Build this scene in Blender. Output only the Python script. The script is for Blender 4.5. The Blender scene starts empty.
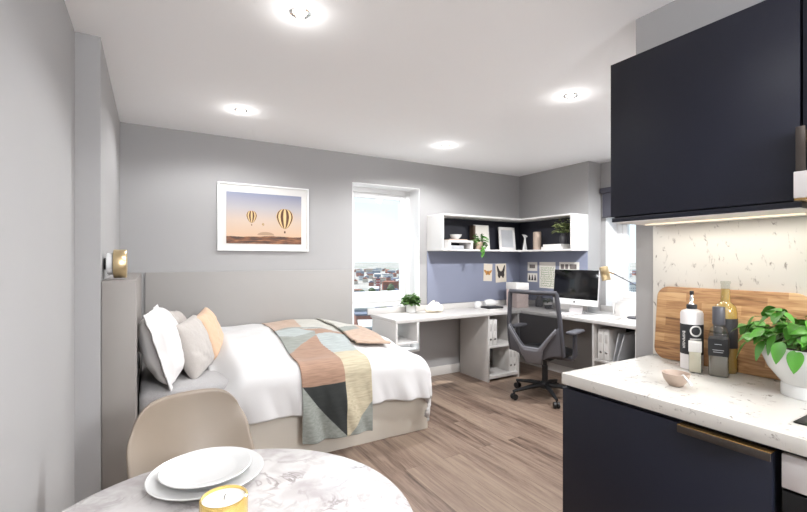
import bpy, bmesh, math, random
from mathutils import Vector, Matrix, noise
R = math.radians
PI = math.pi
SC = bpy.context.scene
COL = SC.collection
random.seed(7)

# ------------------------------------------------------------------ materials
def lin(c):
    return tuple((x/12.92 if x <= .04045 else ((x+.055)/1.055)**2.4) for x in [v/255 for v in c])+(1,)

def new_mat(name):
    m = bpy.data.materials.new(name); m.use_nodes = True
    return m, m.node_tree.nodes, m.node_tree.links, m.node_tree.nodes['Principled BSDF']

def coords(N, L, scale=(1, 1, 1), rot=(0, 0, 0), kind='Object'):
    tc = N.new('ShaderNodeTexCoord'); mp = N.new('ShaderNodeMapping')
    mp.inputs['Scale'].default_value = scale; mp.inputs['Rotation'].default_value = rot
    L.new(tc.outputs[kind], mp.inputs['Vector'])
    return mp.outputs['Vector']

def plain(name, rgb, rough=.5, metal=0, var=.04, vscale=8, bump=0, bscale=60, coat=0, spec=.5, emit=0, alpha=1, sheen=0):
    m, N, L, B = new_mat(name)
    c = lin(rgb)
    v = coords(N, L)
    nz = N.new('ShaderNodeTexNoise'); nz.inputs['Scale'].default_value = vscale; nz.inputs['Detail'].default_value = 3
    L.new(v, nz.inputs['Vector'])
    mx = N.new('ShaderNodeMix'); mx.data_type = 'RGBA'
    mx.inputs['A'].default_value = tuple(min(1, k*(1-var)) for k in c[:3])+(1,)
    mx.inputs['B'].default_value = tuple(min(1, k*(1+var)) for k in c[:3])+(1,)
    L.new(nz.outputs['Fac'], mx.inputs['Factor']); L.new(mx.outputs['Result'], B.inputs['Base Color'])
    B.inputs['Roughness'].default_value = rough; B.inputs['Metallic'].default_value = metal
    B.inputs['Coat Weight'].default_value = coat; B.inputs['Specular IOR Level'].default_value = spec
    B.inputs['Alpha'].default_value = alpha; B.inputs['Sheen Weight'].default_value = sheen
    if emit:
        B.inputs['Emission Color'].default_value = c; B.inputs['Emission Strength'].default_value = emit
    if bump:
        n2 = N.new('ShaderNodeTexNoise'); n2.inputs['Scale'].default_value = bscale; n2.inputs['Detail'].default_value = 4
        L.new(v, n2.inputs['Vector'])
        bp = N.new('ShaderNodeBump'); bp.inputs['Strength'].default_value = bump; bp.inputs['Distance'].default_value = .01
        L.new(n2.outputs['Fac'], bp.inputs['Height']); L.new(bp.outputs['Normal'], B.inputs['Normal'])
    return m

def ramp(N, stops):
    r = N.new('ShaderNodeValToRGB'); e = r.color_ramp.elements
    while len(e) > len(stops): e.remove(e[-1])
    while len(e) < len(stops): e.new(.5)
    for i, (p, c) in enumerate(stops): e[i].position = p; e[i].color = lin(c)
    return r

def wood_floor():
    m, N, L, B = new_mat('oak_plank_floor')
    v = coords(N, L, (1, 1, 1), (0, 0, R(90)))
    br = N.new('ShaderNodeTexBrick'); L.new(v, br.inputs['Vector'])
    br.inputs['Scale'].default_value = 1; br.inputs['Brick Width'].default_value = 1.25; br.inputs['Row Height'].default_value = .145
    br.inputs['Mortar Size'].default_value = .0012; br.offset = .37; br.inputs['Mortar Smooth'].default_value = .2
    br.inputs['Color1'].default_value = (0, 0, 0, 1); br.inputs['Color2'].default_value = (1, 1, 1, 1); br.inputs['Mortar'].default_value = (.5, .5, .5, 1)
    # grain stretched along y
    sx = N.new('ShaderNodeSeparateXYZ'); L.new(coords(N, L), sx.inputs[0])
    ad = N.new('ShaderNodeMath'); ad.operation = 'MULTIPLY_ADD'; ad.inputs[1].default_value = 7.3
    L.new(br.outputs['Color'], ad.inputs[0]); L.new(sx.outputs['Y'], ad.inputs[2])
    cx = N.new('ShaderNodeCombineXYZ'); L.new(sx.outputs['X'], cx.inputs['X']); L.new(ad.outputs[0], cx.inputs['Y'])
    sc = N.new('ShaderNodeVectorMath'); sc.operation = 'MULTIPLY'; sc.inputs[1].default_value = (16, 1.5, 1)
    L.new(cx.outputs[0], sc.inputs[0])
    n1 = N.new('ShaderNodeTexNoise'); n1.inputs['Scale'].default_value = 1; n1.inputs['Detail'].default_value = 9; n1.inputs['Roughness'].default_value = .72
    n1.inputs['Distortion'].default_value = .6; L.new(sc.outputs[0], n1.inputs['Vector'])
    sc2 = N.new('ShaderNodeVectorMath'); sc2.operation = 'MULTIPLY'; sc2.inputs[1].default_value = (70, 3.2, 1); L.new(cx.outputs[0], sc2.inputs[0])
    n2 = N.new('ShaderNodeTexNoise'); n2.inputs['Scale'].default_value = 1; n2.inputs['Detail'].default_value = 6; L.new(sc2.outputs[0], n2.inputs['Vector'])
    a = N.new('ShaderNodeMath'); a.operation = 'MULTIPLY_ADD'; a.inputs[1].default_value = .35; L.new(n2.outputs['Fac'], a.inputs[0]); 
    b = N.new('ShaderNodeMath'); b.operation = 'MULTIPLY'; b.inputs[1].default_value = .8; L.new(n1.outputs['Fac'], b.inputs[0]); L.new(b.outputs[0], a.inputs[2])
    d = N.new('ShaderNodeMath'); d.operation = 'MULTIPLY_ADD'; d.inputs[1].default_value = .20; L.new(br.outputs['Color'], d.inputs[0]); L.new(a.outputs[0], d.inputs[2])
    r = ramp(N, [(.44, FLOOR[0]), (.56, FLOOR[1]), (.66, FLOOR[2]), (.84, FLOOR[3])])
    L.new(d.outputs[0], r.inputs[0])
    mx = N.new('ShaderNodeMix'); mx.data_type = 'RGBA'; mx.inputs['B'].default_value = lin((96, 76, 64))
    L.new(br.outputs['Fac'], mx.inputs['Factor']); L.new(r.outputs[0], mx.inputs['A'])
    L.new(mx.outputs['Result'], B.inputs['Base Color']); B.inputs['Roughness'].default_value = .42
    bp = N.new('ShaderNodeBump'); bp.inputs['Strength'].default_value = .12; bp.inputs['Distance'].default_value = .004
    L.new(n2.outputs['Fac'], bp.inputs['Height']); L.new(bp.outputs['Normal'], B.inputs['Normal'])
    return m
FLOOR = [(60, 45, 38), (102, 84, 73), (126, 107, 94), (146, 128, 112)]

def veined(name, base, vein, scale, width, rough, fleck=None, soft=None, squash=(1, 1, 1), tilt=0):
    m, N, L, B = new_mat(name)
    v = coords(N, L, squash, (tilt, 0, 0))
    n = N.new('ShaderNodeTexNoise'); n.inputs['Scale'].default_value = scale; n.inputs['Detail'].default_value = 7; n.inputs['Roughness'].default_value = .6; n.inputs['Distortion'].default_value = 1.4
    L.new(v, n.inputs['Vector'])
    s = N.new('ShaderNodeMath'); s.operation = 'SUBTRACT'; s.inputs[1].default_value = .5; L.new(n.outputs['Fac'], s.inputs[0])
    ab = N.new('ShaderNodeMath'); ab.operation = 'ABSOLUTE'; L.new(s.outputs[0], ab.inputs[0])
    mr = N.new('ShaderNodeMapRange'); mr.inputs['From Min'].default_value = 0; mr.inputs['From Max'].default_value = width
    mr.inputs['To Min'].default_value = 1; mr.inputs['To Max'].default_value = 0; L.new(ab.outputs[0], mr.inputs['Value'])
    n2 = N.new('ShaderNodeTexNoise'); n2.inputs['Scale'].default_value = scale*(2.6 if fleck else .9)+1; n2.inputs['Detail'].default_value = 3; L.new(v, n2.inputs['Vector'])
    rm = N.new('ShaderNodeMapRange'); rm.inputs['From Min'].default_value = .56 if fleck else .42; rm.inputs['From Max'].default_value = .68; L.new(n2.outputs['Fac'], rm.inputs['Value'])
    mu = N.new('ShaderNodeMath'); mu.operation = 'MULTIPLY'; L.new(mr.outputs[0], mu.inputs[0]); L.new(rm.outputs[0], mu.inputs[1])
    mx = N.new('ShaderNodeMix'); mx.data_type = 'RGBA'; mx.inputs['A'].default_value = lin(base); mx.inputs['B'].default_value = lin(vein)
    L.new(mu.outputs[0], mx.inputs['Factor'])
    out = mx.outputs['Result']
    if soft:
        n3 = N.new('ShaderNodeTexNoise'); n3.inputs['Scale'].default_value = scale*1.3; n3.inputs['Detail'].default_value = 6; n3.inputs['Distortion'].default_value = .8; L.new(v, n3.inputs['Vector'])
        r3 = N.new('ShaderNodeMapRange'); r3.inputs['From Min'].default_value = .44; r3.inputs['From Max'].default_value = .75; r3.inputs['To Max'].default_value = .75; L.new(n3.outputs['Fac'], r3.inputs['Value'])
        m3 = N.new('ShaderNodeMix'); m3.data_type = 'RGBA'; m3.inputs['B'].default_value = lin(soft); L.new(r3.outputs[0], m3.inputs['Factor']); L.new(out, m3.inputs['A']); out = m3.outputs['Result']
    L.new(out, B.inputs['Base Color']); B.inputs['Roughness'].default_value = rough
    return m

def butcher():
    m, N, L, B = new_mat('oak_block')
    v = coords(N, L, (1, 1, 1), (0, R(90), R(90)))
    # board plane is local y (long) / z : use separate coords
    sx = N.new('ShaderNodeSeparateXYZ'); tc = N.new('ShaderNodeTexCoord'); L.new(tc.outputs['Object'], sx.inputs[0])
    cb = N.new('ShaderNodeCombineXYZ'); L.new(sx.outputs['Y'], cb.inputs['X']); L.new(sx.outputs['Z'], cb.inputs['Y'])
    br = N.new('ShaderNodeTexBrick'); L.new(cb.outputs[0], br.inputs['Vector']); br.offset = .43
    br.inputs['Scale'].default_value = 1; br.inputs['Brick Width'].default_value = .13; br.inputs['Row Height'].default_value = .034; br.inputs['Mortar Size'].default_value = .0004
    br.inputs['Color1'].default_value = (0, 0, 0, 1); br.inputs['Color2'].default_value = (1, 1, 1, 1); br.inputs['Mortar'].default_value = (.2, .2, .2, 1)
    sc = N.new('ShaderNodeVectorMath'); sc.operation = 'MULTIPLY'; sc.inputs[1].default_value = (9, 90, 1); L.new(cb.outputs[0], sc.inputs[0])
    n = N.new('ShaderNodeTexNoise'); n.inputs['Scale'].default_value = 1; n.inputs['Detail'].default_value = 6; n.inputs['Distortion'].default_value = 1; L.new(sc.outputs[0], n.inputs['Vector'])
    a = N.new('ShaderNodeMath'); a.operation = 'MULTIPLY_ADD'; a.inputs[1].default_value = .45; L.new(br.outputs['Color'], a.inputs[0]); L.new(n.outputs['Fac'], a.inputs[2])
    r = ramp(N, [(.3, (104, 72, 46)), (.5, (146, 106, 70)), (.75, (176, 136, 94)), (1, (198, 162, 118))])
    L.new(a.outputs[0], r.inputs[0]); L.new(r.outputs[0], B.inputs['Base Color']); B.inputs['Roughness'].default_value = .45
    return m

def fabric(name, rgb, scale=220, bump=.25, var=.08, rough=.9, stretch=(1, 1, 1)):
    m, N, L, B = new_mat(name)
    c = lin(rgb)
    v = coords(N, L, stretch)
    n = N.new('ShaderNodeTexNoise'); n.inputs['Scale'].default_value = scale; n.inputs['Detail'].default_value = 2; L.new(v, n.inputs['Vector'])
    mx = N.new('ShaderNodeMix'); mx.data_type = 'RGBA'
    mx.inputs['A'].default_value = tuple(k*(1-var) for k in c[:3])+(1,); mx.inputs['B'].default_value = tuple(min(1, k*(1+var)) for k in c[:3])+(1,)
    L.new(n.outputs['Fac'], mx.inputs['Factor']); L.new(mx.outputs['Result'], B.inputs['Base Color'])
    B.inputs['Roughness'].default_value = rough; B.inputs['Sheen Weight'].default_value = .15
    bp = N.new('ShaderNodeBump'); bp.inputs['Strength'].default_value = bump; bp.inputs['Distance'].default_value = .002
    L.new(n.outputs['Fac'], bp.inputs['Height']); L.new(bp.outputs['Normal'], B.inputs['Normal'])
    return m

def glassy(name, tint=(255, 255, 255), gloss=.08, rough=.02):
    m, N, L, B = new_mat(name)
    N.remove(B)
    t = N.new('ShaderNodeBsdfTransparent'); t.inputs[0].default_value = lin(tint)
    g = N.new('ShaderNodeBsdfGlossy'); g.inputs['Roughness'].default_value = rough
    mx = N.new('ShaderNodeMixShader'); mx.inputs[0].default_value = gloss
    L.new(t.outputs[0], mx.inputs[1]); L.new(g.outputs[0], mx.inputs[2]); L.new(mx.outputs[0], N['Material Output'].inputs[0])
    return m

def mesh_net(name, rgb, cover):
    m, N, L, B = new_mat(name)
    B.inputs['Base Color'].default_value = lin(rgb); B.inputs['Roughness'].default_value = .8
    t = N.new('ShaderNodeBsdfTransparent')
    v = coords(N, L, (260, 260, 260)); ch = N.new('ShaderNodeTexNoise'); ch.inputs['Scale'].default_value = 1; L.new(v, ch.inputs['Vector'])
    mr = N.new('ShaderNodeMapRange'); mr.inputs['To Min'].default_value = cover-.08; mr.inputs['To Max'].default_value = cover+.08; L.new(ch.outputs['Fac'], mr.inputs['Value'])
    mx = N.new('ShaderNodeMixShader'); L.new(mr.outputs[0], mx.inputs[0]); L.new(t.outputs[0], mx.inputs[1]); L.new(B.outputs[0], mx.inputs[2])
    L.new(mx.outputs[0], N['Material Output'].inputs[0])
    return m

M = {}
M['wall'] = plain('wall_paint', (164, 163, 163), .85, var=.012, vscale=3, bump=.03, bscale=300)
M['ceil'] = plain('ceiling_paint', (249, 249, 250), .9, var=.01, vscale=3)
M['skirt'] = plain('skirting_white', (214, 211, 207), .5, var=.01)
M['floor'] = wood_floor()
M['blue'] = plain('blue_grey_paint', (132, 137, 156), .8, var=.015, vscale=3)
M['upvc'] = plain('white_upvc', (232, 232, 232), .35, var=.01)
M['pane'] = glassy('window_glass', (250, 252, 252), .05)
M['carcass'] = plain('light_grey_laminate', (196, 193, 190), .45, var=.01)
M['shelfwhite'] = plain('white_laminate', (218, 216, 214), .45, var=.01)
M['panel_shade'] = plain('greige_panel_shaded', (141, 136, 132), .55, var=.012, vscale=5)  # darker copy of the panel greige; shade put into the headboard colour
M['panel'] = plain('greige_panel', (152, 149, 146), .55, var=.012, vscale=5)
M['bedbase'] = plain('taupe_bed_base', (206, 199, 187), .6, var=.02, vscale=6)
M['navy'] = plain('navy_lacquer', (24, 26, 37), .42, var=.02, spec=.3)
M['navymatt'] = plain('navy_matt', (34, 35, 45), .6, var=.03)
M['black'] = plain('black_gloss', (12, 12, 14), .12, var=.02)
M['blackmatt'] = plain('black_matt', (30, 30, 33), .6, var=.03)
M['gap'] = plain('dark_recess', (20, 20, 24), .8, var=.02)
M['quartz'] = veined('speckled_quartz', (208, 205, 199), (104, 96, 90), 14, .030, .22, fleck=True)
M['splash'] = veined('splashback_quartz', (222, 219, 212), (120, 112, 104), 9, .035, .35, fleck=True, squash=(1, 2.2, .9), tilt=.6)
M['marble'] = veined('carrara_marble', (206, 203, 202), (140, 132, 131), 9, .06, .16, soft=(166, 158, 158))
M['oak'] = butcher()
M['brass'] = plain('brushed_brass', (212, 172, 112), .25, 1, var=.03)
M['gold'] = plain('satin_gold', (226, 203, 160), .33, 1, var=.03)
M['goldglass'] = plain('gold_glass', (232, 200, 120), .15, .75, var=.15, vscale=60)
M['bronze'] = plain('dark_bronze', (74, 68, 64), .4, .7, var=.1, vscale=40)
M['steel'] = plain('brushed_steel', (190, 190, 190), .25, 1, var=.03)
M['chrome'] = plain('chrome', (230, 230, 230), .08, 1, var=.01)
M['appl'] = plain('appliance_silver', (214, 210, 210), .35, .1, var=.01)
M['duvet'] = fabric('white_cotton', (206, 205, 205), 300, .1, .02)
M['sheet'] = fabric('heather_sheet', (168, 166, 166), 120, .25, .14)
M['pillow'] = fabric('white_pillow_cotton', (214, 212, 211), 300, .1, .02)
M['grey_cushion'] = fabric('pale_grey_weave', (178, 172, 167), 160, .4, .1)
M['peach'] = fabric('peach_weave', (204, 172, 144), 160, .4, .08)
M['shellchair'] = plain('taupe_shell_plastic', (140, 127, 113), .45, var=.015)
M['beech'] = plain('beech_wood', (200, 165, 120), .45, var=.1, vscale=20)
M['china'] = plain('white_porcelain', (214, 214, 213), .18, var=.01, coat=.3)
M['wax'] = plain('candle_wax', (240, 236, 228), .5, var=.02)
M['ch_frame'] = plain('chair_dark_grey', (72, 72, 78), .45, var=.02)
M['ch_shell'] = plain('chair_mid_grey', (88, 88, 94), .5, var=.02)
M['ch_brace'] = plain('chair_light_grey', (116, 116, 122), .4, var=.02)
M['ch_black'] = plain('chair_black', (26, 26, 28), .5, var=.04)
M['net'] = mesh_net('chair_mesh', (40, 40, 44), .66)
M['leaf'] = plain('leaf_green', (78, 132, 50), .42, var=.35, vscale=25, spec=.5)
M['leafdark'] = plain('leaf_dark_green', (70, 84, 48), .5, var=.35, vscale=25)
M['leafolive'] = plain('leaf_olive', (122, 132, 84), .5, var=.35, vscale=25)
M['leafbush'] = plain('leaf_bush', (66, 104, 40), .5, var=.4, vscale=30)
M['basil'] = plain('basil_green', (70, 128, 42), .35, var=.4, vscale=14, spec=.5)
M['stem'] = plain('stem_green', (84, 104, 48), .6, var=.1)
M['soil'] = plain('potting_soil', (48, 38, 30), .95, var=.3, vscale=60, bump=.6)
M['paper'] = plain('white_paper', (216, 214, 211), .7, var=.02)
M['cream'] = fabric('cream_knit', (236, 226, 206), 90, .7, .12)
M['pinkbox'] = veined('blush_marbled_card', (214, 196, 190), (180, 150, 142), 10, .05, .6, soft=(226, 206, 200))
M['darkwood'] = plain('dark_wood', (92, 74, 60), .5, var=.2, vscale=20)
M['greyart'] = plain('grey_print', (178, 180, 184), .6, var=.12, vscale=10)
M['concrete'] = plain('dark_ceramic', (58, 58, 62), .5, var=.1)
M['terra'] = plain('blush_pot', (206, 180, 160), .6, var=.04)
M['stone'] = plain('beige_stone', (168, 150, 136), .6, var=.08, vscale=30)
M['lens'] = plain('lamp_lens', (255, 240, 214), .3, emit=14)
M['ledstrip'] = plain('led_diffuser', (255, 238, 212), .4, emit=.7)
M['blind'] = plain('charcoal_blind', (74, 74, 84), .8, var=.02)
M['wooddark'] = M['darkwood']
M['oil'] = plain('golden_oil', (206, 168, 84), .12, var=.05, alpha=.72)
M['clear'] = glassy('clear_glass', (238, 240, 236), .12)
M['liquid'] = plain('pale_liquid', (216, 206, 188), .25, var=.03)
M['vinegar'] = plain('grey_brown_vinegar', (104, 96, 88), .15, var=.05)
M['print_w'] = plain('print_paper', (226, 222, 214), .7, var=.03)
M['print_c'] = plain('print_paper_cream', (212, 202, 186), .7, var=.06)
M['ink'] = plain('dark_ink', (50, 44, 42), .7, var=.1)
M['orange'] = plain('orange_ink', (176, 124, 62), .7, var=.25, vscale=80)
M['sage'] = plain('sage_ink', (150, 162, 128), .7, var=.15, vscale=80)
M['photo'] = plain('photo_grey', (112, 104, 100), .6, var=.4, vscale=60)

# ------------------------------------------------------------------ mesh building
class MB:
    def __init__(s): s.bm = bmesh.new(); s.mi = 0
    def _fin(s, faces, mi):
        for f in faces: f.material_index = mi
    def box(s, x0, x1, y0, y1, z0, z1, b=0, mi=0, seg=2):
        t = bmesh.new()
        bmesh.ops.create_cube(t, size=1)
        for v in t.verts: v.co = Vector(((x0+x1)/2+v.co.x*(x1-x0), (y0+y1)/2+v.co.y*(y1-y0), (z0+z1)/2+v.co.z*(z1-z0)))
        if b: bmesh.ops.bevel(t, geom=t.edges[:], offset=b, segments=seg, affect='EDGES', profile=.5)
        s.merge(t, mi); return s
    def merge(s, t, mi=0, mat=None):
        if mat is not None: t.transform(mat)
        for f in t.faces: f.material_index = mi
        me = bpy.data.meshes.new('tmp'); t.to_mesh(me); t.free(); s.bm.from_mesh(me); bpy.data.meshes.remove(me)
    def lathe(s, prof, n=32, o=(0, 0, 0), axis='z', mi=0, cap=True):
        t = bmesh.new(); rings = []
        for r, z in prof:
            if r < 1e-5: rings.append([t.verts.new((0, 0, z))])
            else: rings.append([t.verts.new((r*math.cos(2*PI*i/n), r*math.sin(2*PI*i/n), z)) for i in range(n)])
        for a, b in zip(rings, rings[1:]):
            for i in range(n):
                j = (i+1) % n
                va = [a[0]] if len(a) == 1 else [a[i], a[j]]
                vb = [b[0]] if len(b) == 1 else [b[j], b[i]]
                if len(va)+len(vb) > 2: t.faces.new(va+vb)
        if cap:
            for g in (rings[0], rings[-1]):
                if len(g) > 1: t.faces.new(g)
        bmesh.ops.recalc_face_normals(t, faces=t.faces[:])
        mt = Matrix.Translation(o)
        if axis == 'x': mt = mt @ Matrix.Rotation(R(90), 4, 'Y')
        if axis == 'y': mt = mt @ Matrix.Rotation(R(-90), 4, 'X')
        s.merge(t, mi, mt); return s
    def cyl(s, r, z0, z1, n=24, o=(0, 0, 0), axis='z', mi=0, b=0):
        p = [(r, z0), (r, z1)] if not b else [(r-b, z0), (r, z0+b), (r, z1-b), (r-b, z1)]
        return s.lathe(p, n, o, axis, mi)
    def tube(s, pts, r, n=10, mi=0, flat=1):
        pts = [Vector(p) for p in pts]; t = bmesh.new(); rings = []
        rr = r if isinstance(r, (list, tuple)) else [r]*len(pts)
        up = None
        for i, p in enumerate(pts):
            d = (pts[min(i+1, len(pts)-1)]-pts[max(i-1, 0)]).normalized()
            if up is None: up = Vector((0, 0, 1)) if abs(d.z) < .9 else Vector((1, 0, 0))
            a = d.cross(up).normalized(); up = a.cross(d).normalized()
            rings.append([t.verts.new(p+a*rr[i]*math.cos(2*PI*k/n)+up*rr[i]*flat*math.sin(2*PI*k/n)) for k in range(n)])
        for a, b in zip(rings, rings[1:]):
            for k in range(n): t.faces.new((a[k], a[(k+1) % n], b[(k+1) % n], b[k]))
        t.faces.new(rings[0][::-1]); t.faces.new(rings[-1])
        bmesh.ops.recalc_face_normals(t, faces=t.faces[:]); s.merge(t, mi); return s
    def prism(s, poly, fn, d0, d1, mi=0, b=0):
        """poly of 2D points; fn(a,b,d) -> xyz"""
        t = bmesh.new()
        lo = [t.verts.new(fn(a, c, d0)) for a, c in poly]; hi = [t.verts.new(fn(a, c, d1)) for a, c in poly]
        t.faces.new(lo); t.faces.new(hi[::-1]); n = len(poly)
        for i in range(n): t.faces.new((lo[i], hi[i], hi[(i+1) % n], lo[(i+1) % n]))
        bmesh.ops.recalc_face_normals(t, faces=t.faces[:])
        if b:
            es = [e for e in t.edges if (e.verts[0] in lo and e.verts[1] in lo) or (e.verts[0] in hi and e.verts[1] in hi)]
            bmesh.ops.bevel(t, geom=es, offset=b, segments=2, affect='EDGES', profile=.5)
        s.merge(t, mi); return s
    def grid(s, nu, nv, fn, mi=0, mf=None, close_u=False):
        t = s.bm; vs = [[t.verts.new(fn(i/(nu), j/(nv))) for j in range(nv+1)] for i in range(nu+(0 if close_u else 1))]
        for i in range(nu):
            for j in range(nv):
                k = (i+1) % len(vs) if close_u else i+1
                f = t.faces.new((vs[i][j], vs[k][j], vs[k][j+1], vs[i][j+1]))
                f.material_index = mf((i+.5)/nu, (j+.5)/nv) if mf else mi
        return s
    def build(s, name, mats, parent=None, smooth=40, weld=0, world=False, recalc=False):
        if weld: bmesh.ops.remove_doubles(s.bm, verts=s.bm.verts[:], dist=weld)
        if recalc: bmesh.ops.recalc_face_normals(s.bm, faces=s.bm.faces[:])
        me = bpy.data.meshes.new(name)
        off = Vector((0, 0, 0))
        if parent is None:
            xs = [v.co for v in s.bm.verts]
            off = Vector(((min(c.x for c in xs)+max(c.x for c in xs))/2, (min(c.y for c in xs)+max(c.y for c in xs))/2, min(c.z for c in xs)))
        elif world:
            p = parent; off = Vector((0, 0, 0))
            while p: off += p.location; p = p.parent
        if off.length: s.bm.transform(Matrix.Translation(-off))
        s.bm.to_mesh(me); s.bm.free()
        for m in (mats if isinstance(mats, (list, tuple)) else [mats]): me.materials.append(M[m] if isinstance(m, str) else m)
        if smooth:
            for p in me.polygons: p.use_smooth = True
            me.set_sharp_from_angle(angle=R(smooth))
        o = bpy.data.objects.new(name, me); COL.objects.link(o)
        if parent is None: o.location = off
        else: o.parent = parent
        return o

def tag(o, label=None, cat=None, group=None, kind=None):
    if label: o['label'] = label
    if cat: o['category'] = cat
    if group: o['group'] = group
    if kind: o['kind'] = kind
    return o
def thing(name, label, cat, loc=(0, 0, 0), rz=0, group=None):
    o = bpy.data.objects.new(name, None); COL.objects.link(o); o.location = loc; o.rotation_euler = (0, 0, rz)
    o.empty_display_size = .05
    return tag(o, label, cat, group)
def struct(name, mb, mats, **k): return tag(mb.build(name, mats, **k), kind='structure')
def kids(o): return [c for c in bpy.data.objects if c.parent == o]
def dup(o, loc=None, rz=None, label=None, parent=None):
    c = o.copy(); COL.objects.link(c); c.parent = parent
    if loc is not None: c.location = loc
    if rz is not None: c.rotation_euler = (0, 0, rz)
    if label: c['label'] = label
    for ch in kids(o): dup(ch, parent=c)
    return c
def nz(x, y, z=0): return noise.noise(Vector((x, y, z)))
def sm(x): x = max(0, min(1, x)); return x*x*(3-2*x)

# ------------------------------------------------------------------ camera
cam = bpy.data.cameras.new('camera'); co = bpy.data.objects.new('camera', cam); COL.objects.link(co)
co.location = (0, 0, 1.32); co.rotation_euler = (R(90), 0, R(-30.6))
cam.sensor_width = 36; cam.lens = 36*426.8/807; cam.shift_y = 3.5/807; cam.clip_start = .02; cam.clip_end = 6000
SC.camera = co

# ------------------------------------------------------------------ room shell
CZ = 2.395
struct('floor', MB().box(-.5, 4.7, -2.2, 4.3, -.1, 0), 'floor')
struct('ceiling', MB().box(-.5, 4.7, -2.2, 4.3, CZ, CZ+.15), 'ceil')
WX0, WX1, WZ0, WZ1 = 1.761, 2.573, .30, 2.108
b = MB(); b.box(-.5, WX0, 4.0, 4.3, 0, CZ); b.box(WX1, 4.6, 4.0, 4.3, 0, CZ); b.box(WX0, WX1, 4.0, 4.3, 0, WZ0); b.box(WX0, WX1, 4.0, 4.3, WZ1, CZ)
struct('wall_back', b, 'wall')
b = MB(); b.prism([(-.6, -2.1), (-.31, -2.1), (-.31, 2.52), (-.21, 2.52), (-.21, 4.0), (-.6, 4.0)], lambda a, c, d: (a, c, d), 0, CZ)
struct('wall_left', b, 'wall')
RY0, RY1 = 1.98, 2.925
b = MB(); b.box(4.11, 4.6, 2.985, 4.0, 0, CZ); b.box(4.33, 4.6, RY1, 2.985, 0, CZ); b.box(4.33, 4.6, 1.1, RY0, 0, CZ)
b.box(4.33, 4.6, RY0, RY1, 0, WZ0); b.box(4.33, 4.6, RY0, RY1, WZ1, CZ)
struct('wall_right', b, 'wall')
struct('wall_kitchen', MB().box(1.87, 4.6, -2.1, 1.116, 0, CZ), 'wall')
struct('wall_front', MB().box(-.5, 1.87, -2.2, -2.1, 0, CZ), 'wall')
b = MB(); b.box(1.87, WX0, 3.985, 4.0, 0, .1); 
b = MB(); b.box(2.0, 4.11, 3.985, 4.0, 0, .1, .002)
struct('baseboard_back', b, 'skirt')
b = MB(); b.box(-.31, -.295, -2.1, 2.52, 0, .1, .002); struct('baseboard_left', b, 'skirt')
b = MB(); b.box(4.095, 4.11, 2.985, 3.985, 0, .1, .002); b.box(4.315, 4.33, 1.116, 2.985, 0, .1, .002); struct('baseboard_right', b, 'skirt')

def window(name, fn, w, z0, z1, tr):
    """fn(a, d, z): a across the opening, d outward depth from outer frame face"""
    def bx(b, a0, a1, d0, d1, c0, c1, bev=.004, mi=0):
        p = [fn(a0, d0, c0), fn(a1, d1, c1)]
        b.box(min(p[0][0], p[1][0]), max(p[0][0], p[1][0]), min(p[0][1], p[1][1]), max(p[0][1], p[1][1]), c0, c1, bev, mi)
    b = MB(); F = .06
    bx(b, 0, F, 0, .07, z0, z1); bx(b, w-F, w, 0, .07, z0, z1); bx(b, F, w-F, 0, .07, z1-F, z1); bx(b, F, w-F, 0, .07, z0, z0+F)
    bx(b, F, w-F, 0, .07, tr-.03, tr+.03)
    root = struct(name, b, 'upvc')
    b = MB(); S = .055
    for (c0, c1) in ((tr+.03, z1-F), (z0+F, tr-.03)):
        bx(b, F, F+S, .012, .06, c0, c1); bx(b, w-F-S, w-F, .012, .06, c0, c1); bx(b, F+S, w-F-S, .012, .06, c1-S, c1); bx(b, F+S, w-F-S, .012, .06, c0, c0+S)
    o = b.build('sash', 'upvc', root, world=True)
    b = MB()
    for (c0, c1) in ((tr+.03+S, z1-F-S), (z0+F+S, tr-.03-S)): bx(b, F+S, w-F-S, .034, .040, c0, c1, 0)
    b.build('pane', 'pane', root, world=True)
    b = MB(); bx(b, F+.015, F+.035, -.02, .012, tr+.25, tr+.37, .004); b.build('window_handle', 'upvc', root, world=True)
    return root
window('window_1', lambda a, d, z: (WX0+a, 4.2+d, z), WX1-WX0, WZ0, WZ1, .88)
window('window_2', lambda a, d, z: (4.53+d, RY1-a, z), RY1-RY0, WZ0, WZ1, .88)
# reveal linings of the windows (white plaster returns)
b = MB()
b.box(WX0, WX0+.006, 4.0, 4.2, WZ0, WZ1); b.box(WX1-.006, WX1, 4.0, 4.2, WZ0, WZ1); b.box(WX0+.006, WX1-.006, 4.0, 4.2, WZ1-.006, WZ1); b.box(WX0+.006, WX1-.006, 4.0, 4.2, WZ0, WZ0+.02)
struct('trim_1', b, 'upvc')
b = MB()
b.box(4.33, 4.53, RY1-.006, RY1, WZ0, WZ1); b.box(4.33, 4.53, RY0, RY0+.006, WZ0, WZ1); b.box(4.33, 4.53, RY0+.006, RY1-.006, WZ1-.006, WZ1); b.box(4.33, 4.53, RY0+.006, RY1-.006, WZ0, WZ0+.02)
struct('trim_2', b, 'upvc')

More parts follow.
